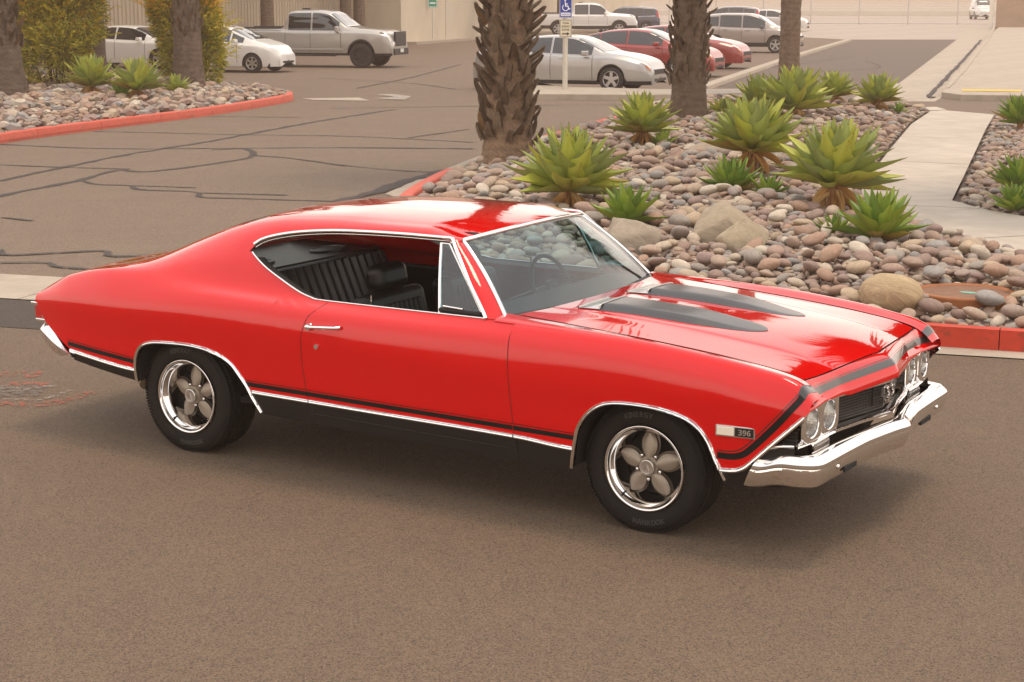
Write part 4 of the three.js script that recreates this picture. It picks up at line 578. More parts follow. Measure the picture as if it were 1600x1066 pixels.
  const xsCols = (xs, L, y0, y1, kmax = 5) => xs.map(x => ({ x, a: L.tY(x, y0(x), 0, kmax), b: typeof y1 === 'function' ? L.tY(x, y1(x), 0, 7) : y1 }));
  // ---- quarter panels with the sail panels, one painted shell with the roof
  const tailY = poly([[-2.6, .745], [-2.575, .738], [-2.512, .64], [-2.4, .572], [-2.27, .5], [-2.25, 0]]);
  const qBot = x => Math.max(moldY(x) + .004, aR(x) * (x > -1.752 && x < -.85 ? 1 : 0), tailY(x));
  const q1 = xsCols([...range(-2.59, -2.27, 14), ...range(-2.24, -1.752, 14), ...archR.map(p => p[0]).filter(x => x < -1.1)], RL, qBot, 8);
  const q2 = xsCols([...archR.map(p => p[0]).filter(x => x >= -1.12 && x < -.851), -.84, -.8, -.75], RL, qBot, x => Math.max(winLow(x), 0) || 0);
  const tTip = RL.tY(-1.042, 1.146, 4, 7.5); for (const c of q2) if (c.x < -1.03) c.b = tTip;
  const wl = x => Math.min(winLow(x), .957 + Math.max(0, -.5 - x));
  const q3 = side(RL, cst(-.75), y => doorR(y) - .0022, x => moldY(x) + .004, x => winLow(x), range(0, 1, 10), 22, 0, 6);
  const zTop = 0.605, wsTopX = z => .40 - .155 * Math.min(1.1, (z / zTop) ** 2);
  const roofCols = range(0, 1, 44).map(u => { const xa = -1.12; const x0 = mix(xa, .215, u); return { x: x0, a: x0 < -1.04 ? tTip : RL.tY(x0, winTop(x0), 5, 8), b: 10, u }; });
  const roofAt = (c, v) => { const t = mix(c.a, c.b, v); let x = c.x; for (let k = 0; k < 3; k++) x = mix(-1.12, wsTopX(RL.P(x, t)[2]) + .014, c.u); return [x, t]; };
  const roof = grid(roofCols.length - 1, 34, (u, v, i) => { const p = RL.P(...roofAt(roofCols[i], v)), k = smooth(.84, 1, u), s = p[2] / .605; return [p[0], mix(p[1], 1.344 - .052 * s * s, k), p[2]]; }, (u, v, i) => RL.N(...roofAt(roofCols[i], v)));
  const qg = RL.sheet(q1, 40), qh = RL.sheet(q2, 26);
  const tailPan = grid(2, 14, (u, v) => { const p = RL.P(-2.59, mix(3, 10, v)); return [p[0] - .008 * u + .03 * u * u, p[1] - u * (p[1] - .71), p[2] * (1 - .01 * u)]; });
  const shellR = merge([qg, qh, q3, roof, tailPan]);
  part('body_shell', merge([shellR, mirrorZ(shellR)]), M.red, car);
  // trunk lid and rear window
  const dk = RL.sheet(range(-2.56, -1.83, 20).map(x => ({ x, a: 8.02, b: 10 })), 10);
  part('trunk_lid', merge([dk, mirrorZ(dk)]), M.red, car);
  const rw = RL.sheet(range(-1.82, -1.11, 18).map(x => ({ x, a: 8, b: 10 })), 10);
  part('rear_window', merge([rw, mirrorZ(rw)]), M.tint, car);
  // ---- doors
  const beltTop = x => Math.min(winLow(x), .953);
  const door = side(RL, y => doorR(y) + .0022, y => doorF(y) - .0022, x => moldY(x) + .004, beltTop, range(0, 1, 26), 26);
  for (const m of [0, 1]) {
    const d = part('door', m ? mirrorZ(door) : door, M.red, car); const f = g => m ? mirrorZ(g) : g;
    const gp = []; for (const [xf, s] of [[doorR, 0], [doorF, 0]]) { const ys = range(.4, .952, 24); gp.push(tubeOn(RL, ys.map(y => [xf(y), y]), .0035, -.004)); }
    part('door_gap', f(merge(gp)), M.dark, d);
    const h0 = RL.P(-.49, RL.tY(-.49, .828, 2, 5)), h1 = RL.P(-.285, RL.tY(-.285, .838, 2, 5));
    const hp = [[h0[0] - .005, h0[1], h0[2] + .012], [h0[0] + .02, h0[1], h0[2] + .034], [(h0[0] + h1[0]) / 2, (h0[1] + h1[1]) / 2, h1[2] + .036], [h1[0] - .02, h1[1], h1[2] + .03], [h1[0] + .004, h1[1], h1[2] + .008]];
    part('door_handle', f(merge([tube(hp, .0085, 30, 10), cyl(.017, .02, .022, 20).rotateX(Math.PI / 2).translate(h0[0] + .012, h0[1] - .004, h0[2] + .012)])), M.chrome, d);
    const lk = RL.P(-.43, RL.tY(-.43, .725, 2, 5));
    part('door_lock', f(cyl(.013, .014, .012, 20).rotateX(Math.PI / 2).translate(lk[0], lk[1], lk[2] + .004)), M.chrome, d);
  }
  function tubeOn(L, pts, r, off, n = pts.length * 2, kmax = 6) { return tube(pts.map(([x, y]) => V(...L.at(x, L.tY(x, y, 0, kmax), off))), r, n, 6); }
  // flat ribbon lying on the body, centre line in (x, y)
  function ribbon(L, pts, w, off, n = 80, kmax = 5) {
    const c = path(pts.map(p => V(p[0], p[1], 0)), false, .5), P = c.getSpacedPoints(n), wv = typeof w === 'function' ? w : () => w;
    return grid(n, 2, (u, v, i, j) => { const tg = c.getTangentAt(u), o = (v - .5) * wv(P[i].x), x = P[i].x - tg.y * o, y = P[i].y + tg.x * o; return L.at(x, L.tY(x, y, 0, kmax), off); }, (u, v, i) => L.N(P[i].x, L.tY(P[i].x, P[i].y, 0, kmax)));
  }
  // ---- front fenders
  const fEdge = poly(bez([[1.93, .402], [1.965, .418], [2.0, .448], [2.06, .506], [2.15, .594], [2.24, .68], [2.262, .708]], 30));
  const fBot = x => Math.max(moldY(x) + .004, (x > 1.067 && x < 1.868) ? aF(x) : 0, x > 1.93 ? fEdge(x) : 0);
  const fA = side(FL, y => doorF(y) + .0022, cst(1.0), x => moldY(x) + .004, x => 2, range(0, 1, 8), 26, 0, 6);
  const fxs = [...range(1.0, 1.06, 3), ...archF.map(p => p[0]), ...range(1.875, 1.93, 4), ...range(1.94, 2.262, 26)];
  const fB = FL.sheet(fxs.map(x => ({ x, a: FL.tY(x, Math.min(fBot(x), x > 2.2 ? FL.P(x, 5)[1] - .004 : 9), 0, 5), b: 5.93 })), 40);
  const fAx = side(FL, y => doorF(y) + .0022, cst(1.0), x => moldY(x) + .004, x => FL.P(x, 5)[1] - .0008, range(0, 1, 8), 26, 0, 5);
  const fAt = FL.sheet(range(.6, 1.0, 10).map(x => ({ x, a: 4.9, b: 5.93 })), 6);
  both('front_fender', merge([fAx, fAt, fB]), M.red);
  // ---- hood
  const HL = new Loft([
    [[.6, .968, .727], [.98, .944, .727], [1.33, .92, .727], [1.72, .886, .727], [1.93, .861, .727], [2.06, .841, .727], [2.17, .81, .727], [2.26, .77, .727]],
    [[.6, .966, .6], [.98, .951, .6], [1.33, .928, .6], [1.72, .892, .6], [1.93, .864, .6], [2.06, .842, .6], [2.17, .81, .6], [2.26, .775, .6]],
    [[.6, .962, .47], [.98, .957, .47], [1.4, .933, .47], [1.72, .899, .465], [1.93, .871, .455], [2.06, .846, .45], [2.18, .811, .445], [2.26, .78, .44]],
    [[.6, .962, .44], [.98, .961, .44], [1.4, .938, .44], [1.72, .904, .435], [1.93, .876, .425], [2.06, .85, .42], [2.18, .8135, .415], [2.26, .785, .41]],
    [[.6, .962, .22], [.98, .966, .22], [1.4, .947, .22], [1.8, .91, .22], [2.05, .867, .22], [2.2, .825, .22], [2.26, .803, .22]],
    [[.6, .962, 0], [.98, .968, 0], [1.4, .949, 0], [1.8, .914, 0], [2.05, .874, 0], [2.2, .836, 0], [2.26, .817, 0]]]);
  const gapX = z => { z = Math.abs(z); return 2.247 - (z < .45 ? z * .125 : .45 * .125 + (z - .45) * .09); };
  const hoodAt = (u, v) => { const t = mix(0, 5, v); const z = HL.P(1.5, t)[2]; return [mix(.655 + .055 * (1 - (z / .73) ** 2), gapX(z) - .004, u), t]; };
  const hg = grid(60, 40, (u, v) => HL.P(...hoodAt(u, v)), (u, v) => HL.N(...hoodAt(u, v)));
  const hood = part('hood', merge([hg, mirrorZ(hg)]), M.red, car);
  const hgap = []; for (const s of [1, -1]) hgap.push(tube(range(.7, 2.165, 30).map(x => { const p = HL.P(x, 0); return V(p[0], p[1] - .006, s * (p[2] + .0045)); }), .0045, 40, 5));
  hgap.push(tube(range(-.725, .725, 40).map(z => { const x = gapX(z), t = tz(Math.abs(z)); const p = HL.P(x, t); return V(x, p[1] - .008, z); }), .006, 60, 5));
  part('hood_gap', merge(hgap), M.dark, hood);
  function tz(z) { let a = 0, b = 5; for (let k = 0; k < 30; k++) { const m = (a + b) / 2; if (HL.P(1.5, m)[2] > z) a = m; else b = m; } return a; }
  const hoodY = (x, z) => HL.P(x, tz(Math.abs(z)))[1];
  for (const s of [1, -1]) {     // raised black scoops with a bright vent at the back
    const e0 = poly([[.93, .1], [1.45, .105], [1.62, .12], [1.7, .145], [1.745, .18], [1.765, .225]]), e1 = poly([[.93, .415], [1.45, .385], [1.62, .345], [1.7, .31], [1.745, .275], [1.765, .24]]);
    const sc = grid(50, 14, (u, v) => { const x = mix(.93, 1.764, u), w = v < .17 ? v / .17 : v > .83 ? (1 - v) / .17 : 1, z = mix(e0(x), e1(x), v), h = .027 * smooth(0, 1, w) * (1 - .92 * smooth(.45, 1, u)) + .001; return [x, hoodY(x, z) + h, s * z]; });
    const g = s > 0 ? mirrorZ(mirrorZ(sc)) : sc; g.computeVertexNormals();
    const sp = part('hood_scoop', g, M.scoop, hood);
    const vt = grid(6, 10, (u, v) => { const x = mix(.815, .93, u), z = mix(.11 - .01 * (1 - u), .405 + .01 * (1 - u), v), w = Math.min(1, Math.min(v, 1 - v) / .1); return [x, hoodY(x, z) + .005 + .022 * u * smooth(0, 1, w), s * z]; });
    part('scoop_vent', merge([vt, tube([[.815, hoodY(.815, .1) + .006, s * .1], [.815, hoodY(.815, .25) + .008, s * .25], [.815, hoodY(.815, .415) + .006, s * .415]], .005, 16, 6), tube([[.93, hoodY(.93, .11) + .004, s * .11], [.932, hoodY(.93, .14) + .028, s * .14], [.932, hoodY(.93, .38) + .028, s * .38], [.93, hoodY(.93, .41) + .004, s * .41]], .004, 24, 6)]), M.satin, sp);
  }
  // ---- header panel over the grille: gap edge, peak, lip across the whole nose
  const az = z => Math.abs(z);
  const hdG = z => { const p = gapX(z) + .006; return V(az(z) > .72 ? mix(p, 2.19, (az(z) - .72) / .16) : p, (az(z) <= .72 ? hoodY(gapX(z), z) : mix(hoodY(gapX(.72), .72), .79, (az(z) - .72) / .16)) - .001, z); };
  const hdP = poly([[0, 2.333], [.45, 2.232], [.64, 2.216], [.8, 2.235], [.885, 2.24]]), hdPy = poly([[0, .766], [.45, .741], [.64, .735], [.8, .728], [.885, .715]]);
  const hdL = poly([[0, 2.35], [.45, 2.25], [.64, 2.24], [.8, 2.255], [.885, 2.25]]), hdLy = poly([[0, .712], [.40, .69], [.46, .702], [.64, .708], [.8, .706], [.885, .7]]);
  const hdrPt = (z, v) => { const g = hdG(z), a = az(z), p = V(hdP(a), hdPy(a), z), l = V(hdL(a), hdLy(a), z); if (v < .62) { const s = v / .62, q = g.clone().lerp(p, s); q.y += .012 * 4 * s * (1 - s); return q; } const s = (v - .62) / .38, q = p.clone().lerp(l, s); q.x += .006 * Math.sin(s * Math.PI); return q; };
  const hdr = grid(90, 24, (u, v) => { const q = hdrPt(mix(-.885, .885, u), v); return [q.x, q.y, q.z]; });
  const hi = hdr.index; for (let i = 0; i < hi.count; i += 3) { const a = hi.getX(i); hi.setX(i, hi.getX(i + 1)); hi.setX(i + 1, a); } hdr.computeVertexNormals();
  const header = part('header_panel', hdr, M.red, car);
  const hst = grid(90, 3, (u, v) => { const z = mix(-.884, .884, u), q = hdrPt(z, mix(.40, .60, v)); return [q.x + .0015, q.y + .002, q.z]; });
  part('nose_stripe', hst, M.stripe, header);
  const hst2 = grid(90, 1, (u, v) => { const z = mix(-.87, .87, u), q = hdrPt(z, mix(.335, .36, v)); return [q.x + .0015, q.y + .002, q.z]; });
  part('pinstripe', hst2, M.stripe, header);
  // ---- black lower body below the bright side moulding
  const lowR = RL.sheet([...range(-2.26, -1.752, 14), ...archR.filter(p => p[0] < -1.7 || p[0] > -.96).map(p => p[0]), ...range(-.83, -.48, 8)].map(x => { const ya = x > -1.752 && x < -.851 ? aR(x) : 0, y0 = Math.max(rockY(x), ya), y1 = moldY(x); return { x, a: RL.tY(x, Math.min(y0, y1), 0, 2), b: RL.tY(x, y1, 0, 2) }; }), 8);
  const lowD = RL.sheet(range(-.483, .763, 20).map(x => ({ x, a: 0, b: 1 })), 8);
  const lowF = FL.sheet([...range(.768, 1.06, 8), ...archF.filter(p => p[0] < 1.11).map(p => p[0])].map(x => { const y0 = Math.max(rockY(x), x > 1.066 ? aF(x) : 0), y1 = moldY(x); return { x, a: FL.tY(x, Math.min(y0, y1), 0, 2), b: 1 }; }), 8);
  const lowN = FL.sheet([...archF.filter(p => p[0] > 1.835).map(p => p[0]), ...range(1.875, 2.2, 24)].map(x => { const y0 = Math.max(rockY(x), x < 1.868 ? aF(x) : 0), y1 = Math.min(.53, Math.max(moldY(x), x > 1.93 ? fEdge(x) - .004 : 0)); return { x, a: FL.tY(x, Math.min(y0, y1), 0, 4), b: FL.tY(x, y1, 0, 4) }; }), 10, -.006);
  both('rocker_panel', merge([lowR, lowD, lowF]), M.black); both('front_valance', lowN, M.black);
  const lines = merge([tubeOn(RL, range(-.48, .765, 12).map(x => [x, .352 - .012 * (x + .48)]), .0035, .001), tubeOn(RL, [[-.488, .35], [-.505, .41]], .0035, 0), tubeOn(RL, [[.765, .28], [.757, .4]], .0035, 0)]);
  both('panel_gap', lines, M.dark);
  // side moulding, wheel-arch mouldings, stripes
  const mh = [[-.004, -.011], [.008, -.010], [.012, -.002], [.009, .004], [.011, .008], [.006, .0115], [-.004, .0115]];
  function trim(L, pts, prof, kmax = 5) {
    const A = [], B = [], P = pts.map(([x, y]) => { const t = L.tY(x, y, 0, kmax); const n = V(...L.N(x, t)); A.push(n); return V(...L.P(x, t)); });
    P.forEach((p, i) => { const d = P[Math.min(i + 1, P.length - 1)].clone().sub(P[Math.max(0, i - 1)]).normalize(); B.push(A[i].clone().cross(d).normalize()); });
    return sweep(P, A, B, prof);
  }
  for (const xs of [[-2.27, -1.75], [-.89, -.512], [-.506, .752], [.758, 1.085]]) both('side_moulding', trim(xs[0] < .755 && xs[1] < .756 ? RL : FL, range(xs[0], xs[1], 24).map(x => [x, moldY(x)]), mh), M.chrome);
  both('side_moulding', trim(FL, [[1.852, .394], [1.9, .397], ...range(1.93, 2.245, 20).map(x => [x, fEdge(x)])], mh), M.chrome);
  const ap = [[-.02, -.008], [.006, -.009], [.0105, -.003], [.007, .001], [.0095, .006], [.003, .010], [-.02, .009]];
  both('arch_moulding', trim(RL, archR, ap), M.chrome); both('arch_moulding', trim(FL, archF, ap), M.chrome);
  const sy = poly([[-2.3, .537], [-1.75, .493], [-.94, .464], [1.088, .4435]]);
  for (const [L, a, b] of [[RL, -2.29, -1.755], [RL, -.94, -.51], [RL, -.51, .75], [FL, .757, 1.1]]) {
    both('side_stripe', ribbon(L, range(a, b, 8).map(x => [x, sy(x)]), .024, .0016, 30), M.band); both('pinstripe', ribbon(L, range(a, b, 8).map(x => [x, sy(x) + .021]), .004, .0016, 30), M.band);
  }
  const fs = [[1.838, .463], [1.88, .463], [1.92, .466], [1.962, .481], [2.0, .512], [2.07, .583], [2.14, .66], [2.19, .722], [2.215, .757], [2.222, .778]];
  both('side_stripe', ribbon(FL, fs, .03, .0016), M.band);
  both('side_stripe', FL.sheet(range(2.203, 2.236, 4).map(x => ({ x, a: 4.5, b: 5.93 })), 10, .0018), M.stripe);
  both('pinstripe', ribbon(FL, fs.map(([x, y], i) => [x - .012 * smooth(0, 4, i), y + .024]), .005, .0016), M.stripe);
  // ---- windshield, its trim, the pillars and the side-window trim
  const wB = s => V(.70 - .085 * s * s, .947 - .013 * s * s, .775 * s), wT = s => V(.40 - .155 * s * s, 1.338 - .055 * s * s, .605 * s);
  const wsP = (s, v, o = 0) => { const q = wB(s).lerp(wT(s), v), b = .035 * 4 * v * (1 - v) * (1 - .5 * s * s); q.x += .66 * b + o * .66; q.y += .75 * b + o * .75; return q; };
  part('windshield', grid(40, 14, (u, v) => { const q = wsP(mix(-.985, .985, u), mix(.02, .98, v)); return [q.x, q.y, q.z]; }), M.glass, car);
  const wpts = []; for (const s of range(-1, 1, 30)) wpts.push(wsP(s, 0, .004)); for (const v of range(.05, .95, 16)) wpts.push(wsP(1, v, .004)); for (const s of range(1, -1, 30)) wpts.push(wsP(s, 1, .004)); for (const v of range(.95, .05, 16)) wpts.push(wsP(-1, v, .004));
  part('windshield_trim', tube(path(wpts, true, .2), .0125, 200, 6, true), M.chrome, car);
  const cow = grid(30, 4, (u, v) => { const z = mix(-.775, .775, u), s = z / .775, b = wB(s), x1 = .655 + .055 * (1 - Math.min(1, z * z / .53)); return [mix(b.x - .02, x1 + .012, v), mix(b.y - .012, Math.abs(z) < .72 ? hoodY(.72, z) - .012 : .955, v) - .004 * Math.sin(v * 3), z]; });
  part('cowl_panel', cow, M.red, car);
  const wf0 = t => { const y = mix(.952, 1.296, t), x = mix(.545, .215, t); return V(...RL.P(x, RL.tY(x, y, 4, 7.2))); };
  const apil = grid(14, 5, (u, v) => { const a = wsP(1, u), b = wf0(u); const q = a.lerp(b, v); const w = Math.sin(v * Math.PI) * .01; return [q.x + w * .5, q.y + w * .3, q.z + w]; });
  const apl = grid(6, 3, (u, v) => { const a = wsP(1, 0), b = wf0(0), c = FL.P(mix(.74, .56, v), 5); const q = a.clone().lerp(b, v); return [mix(q.x, c[0], u), mix(q.y, c[1], u), mix(q.z, c[2], u)]; });
  both('windshield_pillar', merge([apil, apl]), M.red);
  const dr = range(-1.04, .205, 40).map(x => [x, winTop(x)]);
  const drp = dr.map(([x, y]) => V(...RL.at(x, RL.tY(x, y, 5, 7.6), .004)));
  const wtr = [...drp, ...range(.98, 0, 14).map(t => wf0(t).add(V(0, 0, .004)))];
  const rearLow = range(-1.03, -.5, 24).map(x => V(...RL.at(x, RL.tY(x, winLow(x), 4, 7), .003)));
  both('window_trim', merge([tube(path(wtr, false, .3), .0105, 120, 6), tube(path(wtr.map(p => p.clone().add(V(.002, -.017, -.012))), false, .3), .006, 120, 6)]), M.chrome);
  both('window_trim', merge([tube(path(rearLow, false, .3), .0055, 40, 6), tube(range(-.5, .55, 12).map(x => V(...RL.at(x, RL.tY(x, winLow(x), 4, 6), .002))), .0045, 40, 6)]), M.chrome);
  // dark sill inside the window opening
  both('window_seal', grid(40, 2, (u, v) => { const x = mix(-1.0, .55, u), p = RL.P(x, RL.tY(x, winLow(x), 4, 7)); return [p[0], p[1] - .003 - v * .012, p[2] - .004 - v * .07]; }), M.dark);
  // vent window
  { const y0 = .957, pb = V(...RL.P(.252, RL.tY(.252, y0, 4, 7))), pt = V(...RL.P(.15, RL.tY(.15, 1.272, 4, 7))), pf = V(...RL.P(.515, RL.tY(.515, y0, 4, 7))), pft = V(...RL.P(.20, RL.tY(.20, 1.27, 4, 7)));
    for (const p of [pb, pt, pf, pft]) p.z -= .016;
    const g = geom([pb, pf, pft, pt].flatMap(p => [p.x, p.y, p.z]), [0, 1, 2, 0, 2, 3]);
    for (const m of [0, 1]) { const f = q => m ? mirrorZ(q) : q; const w = part('vent_window', f(g), M.glass, car);
      part('vent_frame', f(merge([tube([pb.clone().add(V(0, -.02, 0)), pb.clone().lerp(pt, .5).add(V(0, 0, .006)), pt], .009, 16, 6), tube([pt, pft], .006, 8, 6), tube([pft, pf], .0065, 16, 6), tube([pb.clone().add(V(.02, .028, 0)), pb.clone().lerp(pf, .55).add(V(0, .024, .004))], .0055, 8, 6)])), M.chrome, w);
      part('vent_seal', f(merge([tube([pb.clone().add(V(0, .008, 0)), pf.clone().add(V(-.01, .008, 0))], .012, 10, 6)])), M.dark, w); } }
  // ---- front lighting, grille and bumper
  const nose = z => 2.315 - .21 * Math.min(az(z), .45);                        // V plan of the nose at grille height
  for (const s of [1, -1]) for (const [z, x] of [[.748, 2.165], [.553, 2.168]]) {
    const sh = new THREE.Shape(); const w = .092, h = .079, r = .045; sh.moveTo(-w + r, -h); sh.lineTo(w - r, -h); sh.quadraticCurveTo(w, -h, w, -h + r); sh.lineTo(w, h - .02); sh.quadraticCurveTo(w, h, w - .02, h); sh.lineTo(-w + .02, h); sh.quadraticCurveTo(-w, h, -w, h - .02); sh.lineTo(-w, -h + r); sh.quadraticCurveTo(-w, -h, -w + r, -h);
    const ho = new THREE.Path(); ho.absarc(0, .002, .0715, 0, Math.PI * 2, true); sh.holes.push(ho);
    const bz = new THREE.ExtrudeGeometry(sh, { depth: .05, bevelEnabled: true, bevelSize: .007, bevelThickness: .009, bevelSegments: 3, curveSegments: 20 }).rotateY(Math.PI / 2);
    const lathe = new THREE.LatheGeometry([[.076, .052], [.074, .03], [.069, 0], [.05, -.03], [.02, -.045], [.002, -.048]].map(p => new THREE.Vector2(...p)), 28).rotateZ(-Math.PI / 2);
    const lens = new THREE.SphereGeometry(.16, 24, 8, 0, Math.PI * 2, 0, .46).translate(0, -.143, 0).scale(1, .75, 1).rotateZ(-Math.PI / 2);
    const q = sub('headlight', car); q.position.set(x, .624, s * z); q.rotation.y = -s * .06;
    part('bezel', bz, M.chrome, q); part('reflector', lathe, M.satin, q); part('lens', lens.translate(.028, 0, 0), M.lamp, q); part('bulb', new THREE.SphereGeometry(.012, 10, 8).translate(-.012, 0, 0), M.lamp, q);
  }
  const bk = grid(40, 2, (u, v) => { const z = mix(-.86, .86, u); return [nose(z) - .13 - .05 * smooth(.5, .86, az(z)), mix(.40, .71, v), z]; });
  part('grille_backing', bk, M.dark, car);
  { const bars = []; for (let z = -.45; z <= .4501; z += .0125) bars.push(box(.006, .13, .0035, nose(z) - .04, .618, z)); for (const y of range(.556, .68, 9)) for (const s of [1, -1]) { const b = box(.007, .0035, .46); b.rotateY(-.206 * s); b.translate(nose(.225) - .04, y, s * .225); bars.push(b); }
    part('grille', merge(bars), std(lin(.09, .085, .08), .35, { metalness: .6 }), car); }
  const bar = (zs, y, r, dx) => path(zs.map(z => V(nose(z) + dx - .03 * smooth(.6, .9, az(z)), typeof y === 'function' ? y(z) : y, z)), false, .05);
  const zz = [-.87, -.7, -.5, -.25, 0, .25, .5, .7, .87];
  const flat = (c, n, w, h) => { const P = c.getPoints(n); const A = [], B = []; P.forEach((p, i) => { const d = P[Math.min(i + 1, n)].clone().sub(P[Math.max(0, i - 1)]).normalize(); B.push(V(0, 1, 0)); A.push(V(-d.z, 0, d.x).multiplyScalar(d.z > 0 ? -1 : 1)); }); return sweep(P, A, B, [[-w, -h], [w * .6, -h], [w, -h * .6], [w, h * .6], [w * .6, h], [-w, h]]); };
  const gtrim = [flat(bar(zz, .536, 0, -.005), 80, .02, .011), flat(bar([-.44, -.25, 0, .25, .44], .689, 0, -.01), 60, .012, .008)];
  for (const s of [1, -1]) gtrim.push(tube([[nose(.87) - .035, .536, s * .868], [2.13, .534, s * .893], [2.085, .528, s * .90]], .0115, 12, 8));
  part('grille_trim', merge(gtrim), M.chrome, car);
  const gt2 = []; for (const z of [-.12, .1]) part('grille_divider', box(.008, .1, .006, nose(z) - .034, .625, z), M.black, car); 
  { const gs = []; for (const [c, z] of [['S', .052], ['S', -.008]]) { const t = new TextGeometry(c, { font, size: .058, depth: .014, bevelEnabled: true, bevelSize: .002, bevelThickness: .003, bevelSegments: 1 }); t.rotateY(Math.PI / 2); t.translate(2.3, .615, z); gs.push(t); }
    for (const [y, w] of [[.596, .1], [.584, .07]]) gs.push(box(.01, .006, w, 2.30, y, 0));
    gs.push(box(.012, .05, .01, 2.3, .645, .07)); part('nose_emblem', merge(gs.map(g => g.index ? g.toNonIndexed() : g)), M.chrome, car); }
  for (const s of [1, -1]) {   // ribbed side vents beside the lamps, parking lamps under them
    const v = []; for (const y of range(.55, .672, 7)) { const xa = 2.105 + (y - .53) * 1.02; v.push(box(Math.max(.02, 2.2 - xa), .007, .014, (xa + 2.2) / 2, y, s * .873)); } part('side_vent', merge([...v, geom([2.09, .535, s * .866, 2.2, .535, s * .866, 2.2, .64, s * .866], [0, 1, 2])]), M.black, car);
    const pl = sub('parking_lamp', car); pl.position.set(nose(.6) - .02, .492, s * .62); part('bezel', rbox(.03, .068, .2, .012), M.chrome, pl); part('lens', rbox(.03, .044, .17, .012, .01), M.lamp, pl);
  }
  { const plan = [[2.03, .93], [2.12, .935], [2.22, .925], [2.29, .895], [2.318, .84], [2.325, .6], [2.335, .36], [2.352, .24], [2.385, .1], [2.412, 0]];
    const full = [...plan.map(([x, z]) => V(x, 0, z)), ...plan.slice(0, -1).reverse().map(([x, z]) => V(x, 0, -z))];
    const c = path(full, false, .35), P = c.getSpacedPoints(170), A = [], B = [];
    P.forEach((p, i) => { const d = P[Math.min(i + 1, 170)].clone().sub(P[Math.max(0, i - 1)]).normalize(); A.push(V(-d.z, 0, d.x)); B.push(V(0, 1, 0)); });
    P.forEach((p, i) => { const a = az(p.z), e = smooth(2.2, 2.03, p.x); p.y = .5 + .008 * (1 - smooth(0, .3, a)) - .03 * smooth(.0, 1, e) ; p.sc = 1; });
    if (A[85].x < 0) A.forEach(v => v.negate());
    const pr = [[-.078, .0], [-.045, .004], [-.028, .001], [-.003, -.02], [.004, -.03], [.004, -.044], [.0, -.05], [.002, -.06], [-.005, -.095], [-.022, -.135], [-.055, -.15], [-.065, -.146], [-.03, -.125], [-.012, -.09], [-.008, -.03], [-.075, -.015]];
    // lower edge a little shallower in the middle, raked at the ends
    const pos = [], ix = []; const m = pr.length;
    for (let i = 0; i < P.length; i++) { const e = smooth(2.15, 2.03, P[i].x); for (const [a, b] of pr) { const rake = P[i].x < 2.2 && az(P[i].z) > .85 ? b * .55 * smooth(2.22, 2.05, P[i].x) : 0; pos.push(P[i].x + A[i].x * a - rake * -1 * .0 + rake * .0 + (az(P[i].z) > .85 ? -b * -.5 * smooth(2.25, 2.05, P[i].x) : 0), P[i].y + b, P[i].z + A[i].z * a); } }
    for (let i = 0; i < P.length - 1; i++) for (let j = 0; j < m; j++) { const a = i * m + j, b = i * m + (j + 1) % m; ix.push(a, b, a + m, b, b + m, a + m); }
    const g = toCreasedNormals(geom(pos, ix).toNonIndexed(), .4);
    const bp = part('front_bumper', g, M.chrome, car);
    for (const s of [1, -1]) { part('bumper_slot', rbox(.012, .028, .15, .005, 2.318, .385, s * .52), M.dark, bp); part('bumper_bolt', new THREE.SphereGeometry(.012, 10, 6).scale(.5, 1, 1).translate(2.325, .42, s * .68), M.chrome, bp); }
     }
  // ---- rear bumper and tail lamps
  { const plan = [[-2.25, .925, .474], [-2.36, .92, .54], [-2.46, .9, .602], [-2.55, .865, .632], [-2.61, .80, .628], [-2.66, .6, .62], [-2.69, .3, .62], [-2.7, 0, .62]];
    const full = [...plan.map(([x, z, y]) => V(x, y, z)), ...plan.slice(0, -1).reverse().map(([x, z, y]) => V(x, y, -z))], c = path(full, false, .4), P = c.getSpacedPoints(150), A = [];
    P.forEach((p, i) => { const d = P[Math.min(i + 1, 150)].clone().sub(P[Math.max(0, i - 1)]); d.y = 0; d.normalize(); A.push(V(d.z, 0, -d.x)); }); if (A[75].x > 0) A.forEach(v => v.negate());
    const pr = [[-.06, .004], [-.045, .01], [-.002, -.034], [.008, -.046], [.007, -.062], [-.004, -.1], [-.024, -.14], [-.055, -.165], [-.065, -.15], [-.03, -.12], [-.015, -.06], [-.055, -.01]], m = pr.length, pos = [], ix = [];
    for (let i = 0; i < P.length; i++) { const k = mix(.14, 1, smooth(-2.25, -2.48, P[i].x)); for (const [a, b] of pr) pos.push(P[i].x + A[i].x * a, P[i].y + b * k, P[i].z + A[i].z * a); }
    for (let i = 0; i < P.length - 1; i++) for (let j = 0; j < m; j++) { const a = i * m + j, b = i * m + (j + 1) % m; ix.push(a, a + m, b, b, a + m, b + m); }
    part('rear_bumper', toCreasedNormals(geom(pos, ix).toNonIndexed(), .42), M.chrome, car);
    for (const s of [1, -1]) { const t = sub('tail_lamp', car); t.position.set(-2.575, .688, s * .61); part('bezel', merge([rbox(.085, .02, .52, .006, -.012, .047, 0), rbox(.085, .02, .52, .006, .022, -.049, 0), rbox(.016, .1, .016, .005, .04, 0, s * .25)].map((g, i) => g)), M.chrome, t); part('lens', rbox(.07, .08, .505, .01, .004, 0, 0), M.redlens, t); }
    part('tail_panel', box(.02, .2, 1.5, -2.55, .66, 0), M.black, car); }
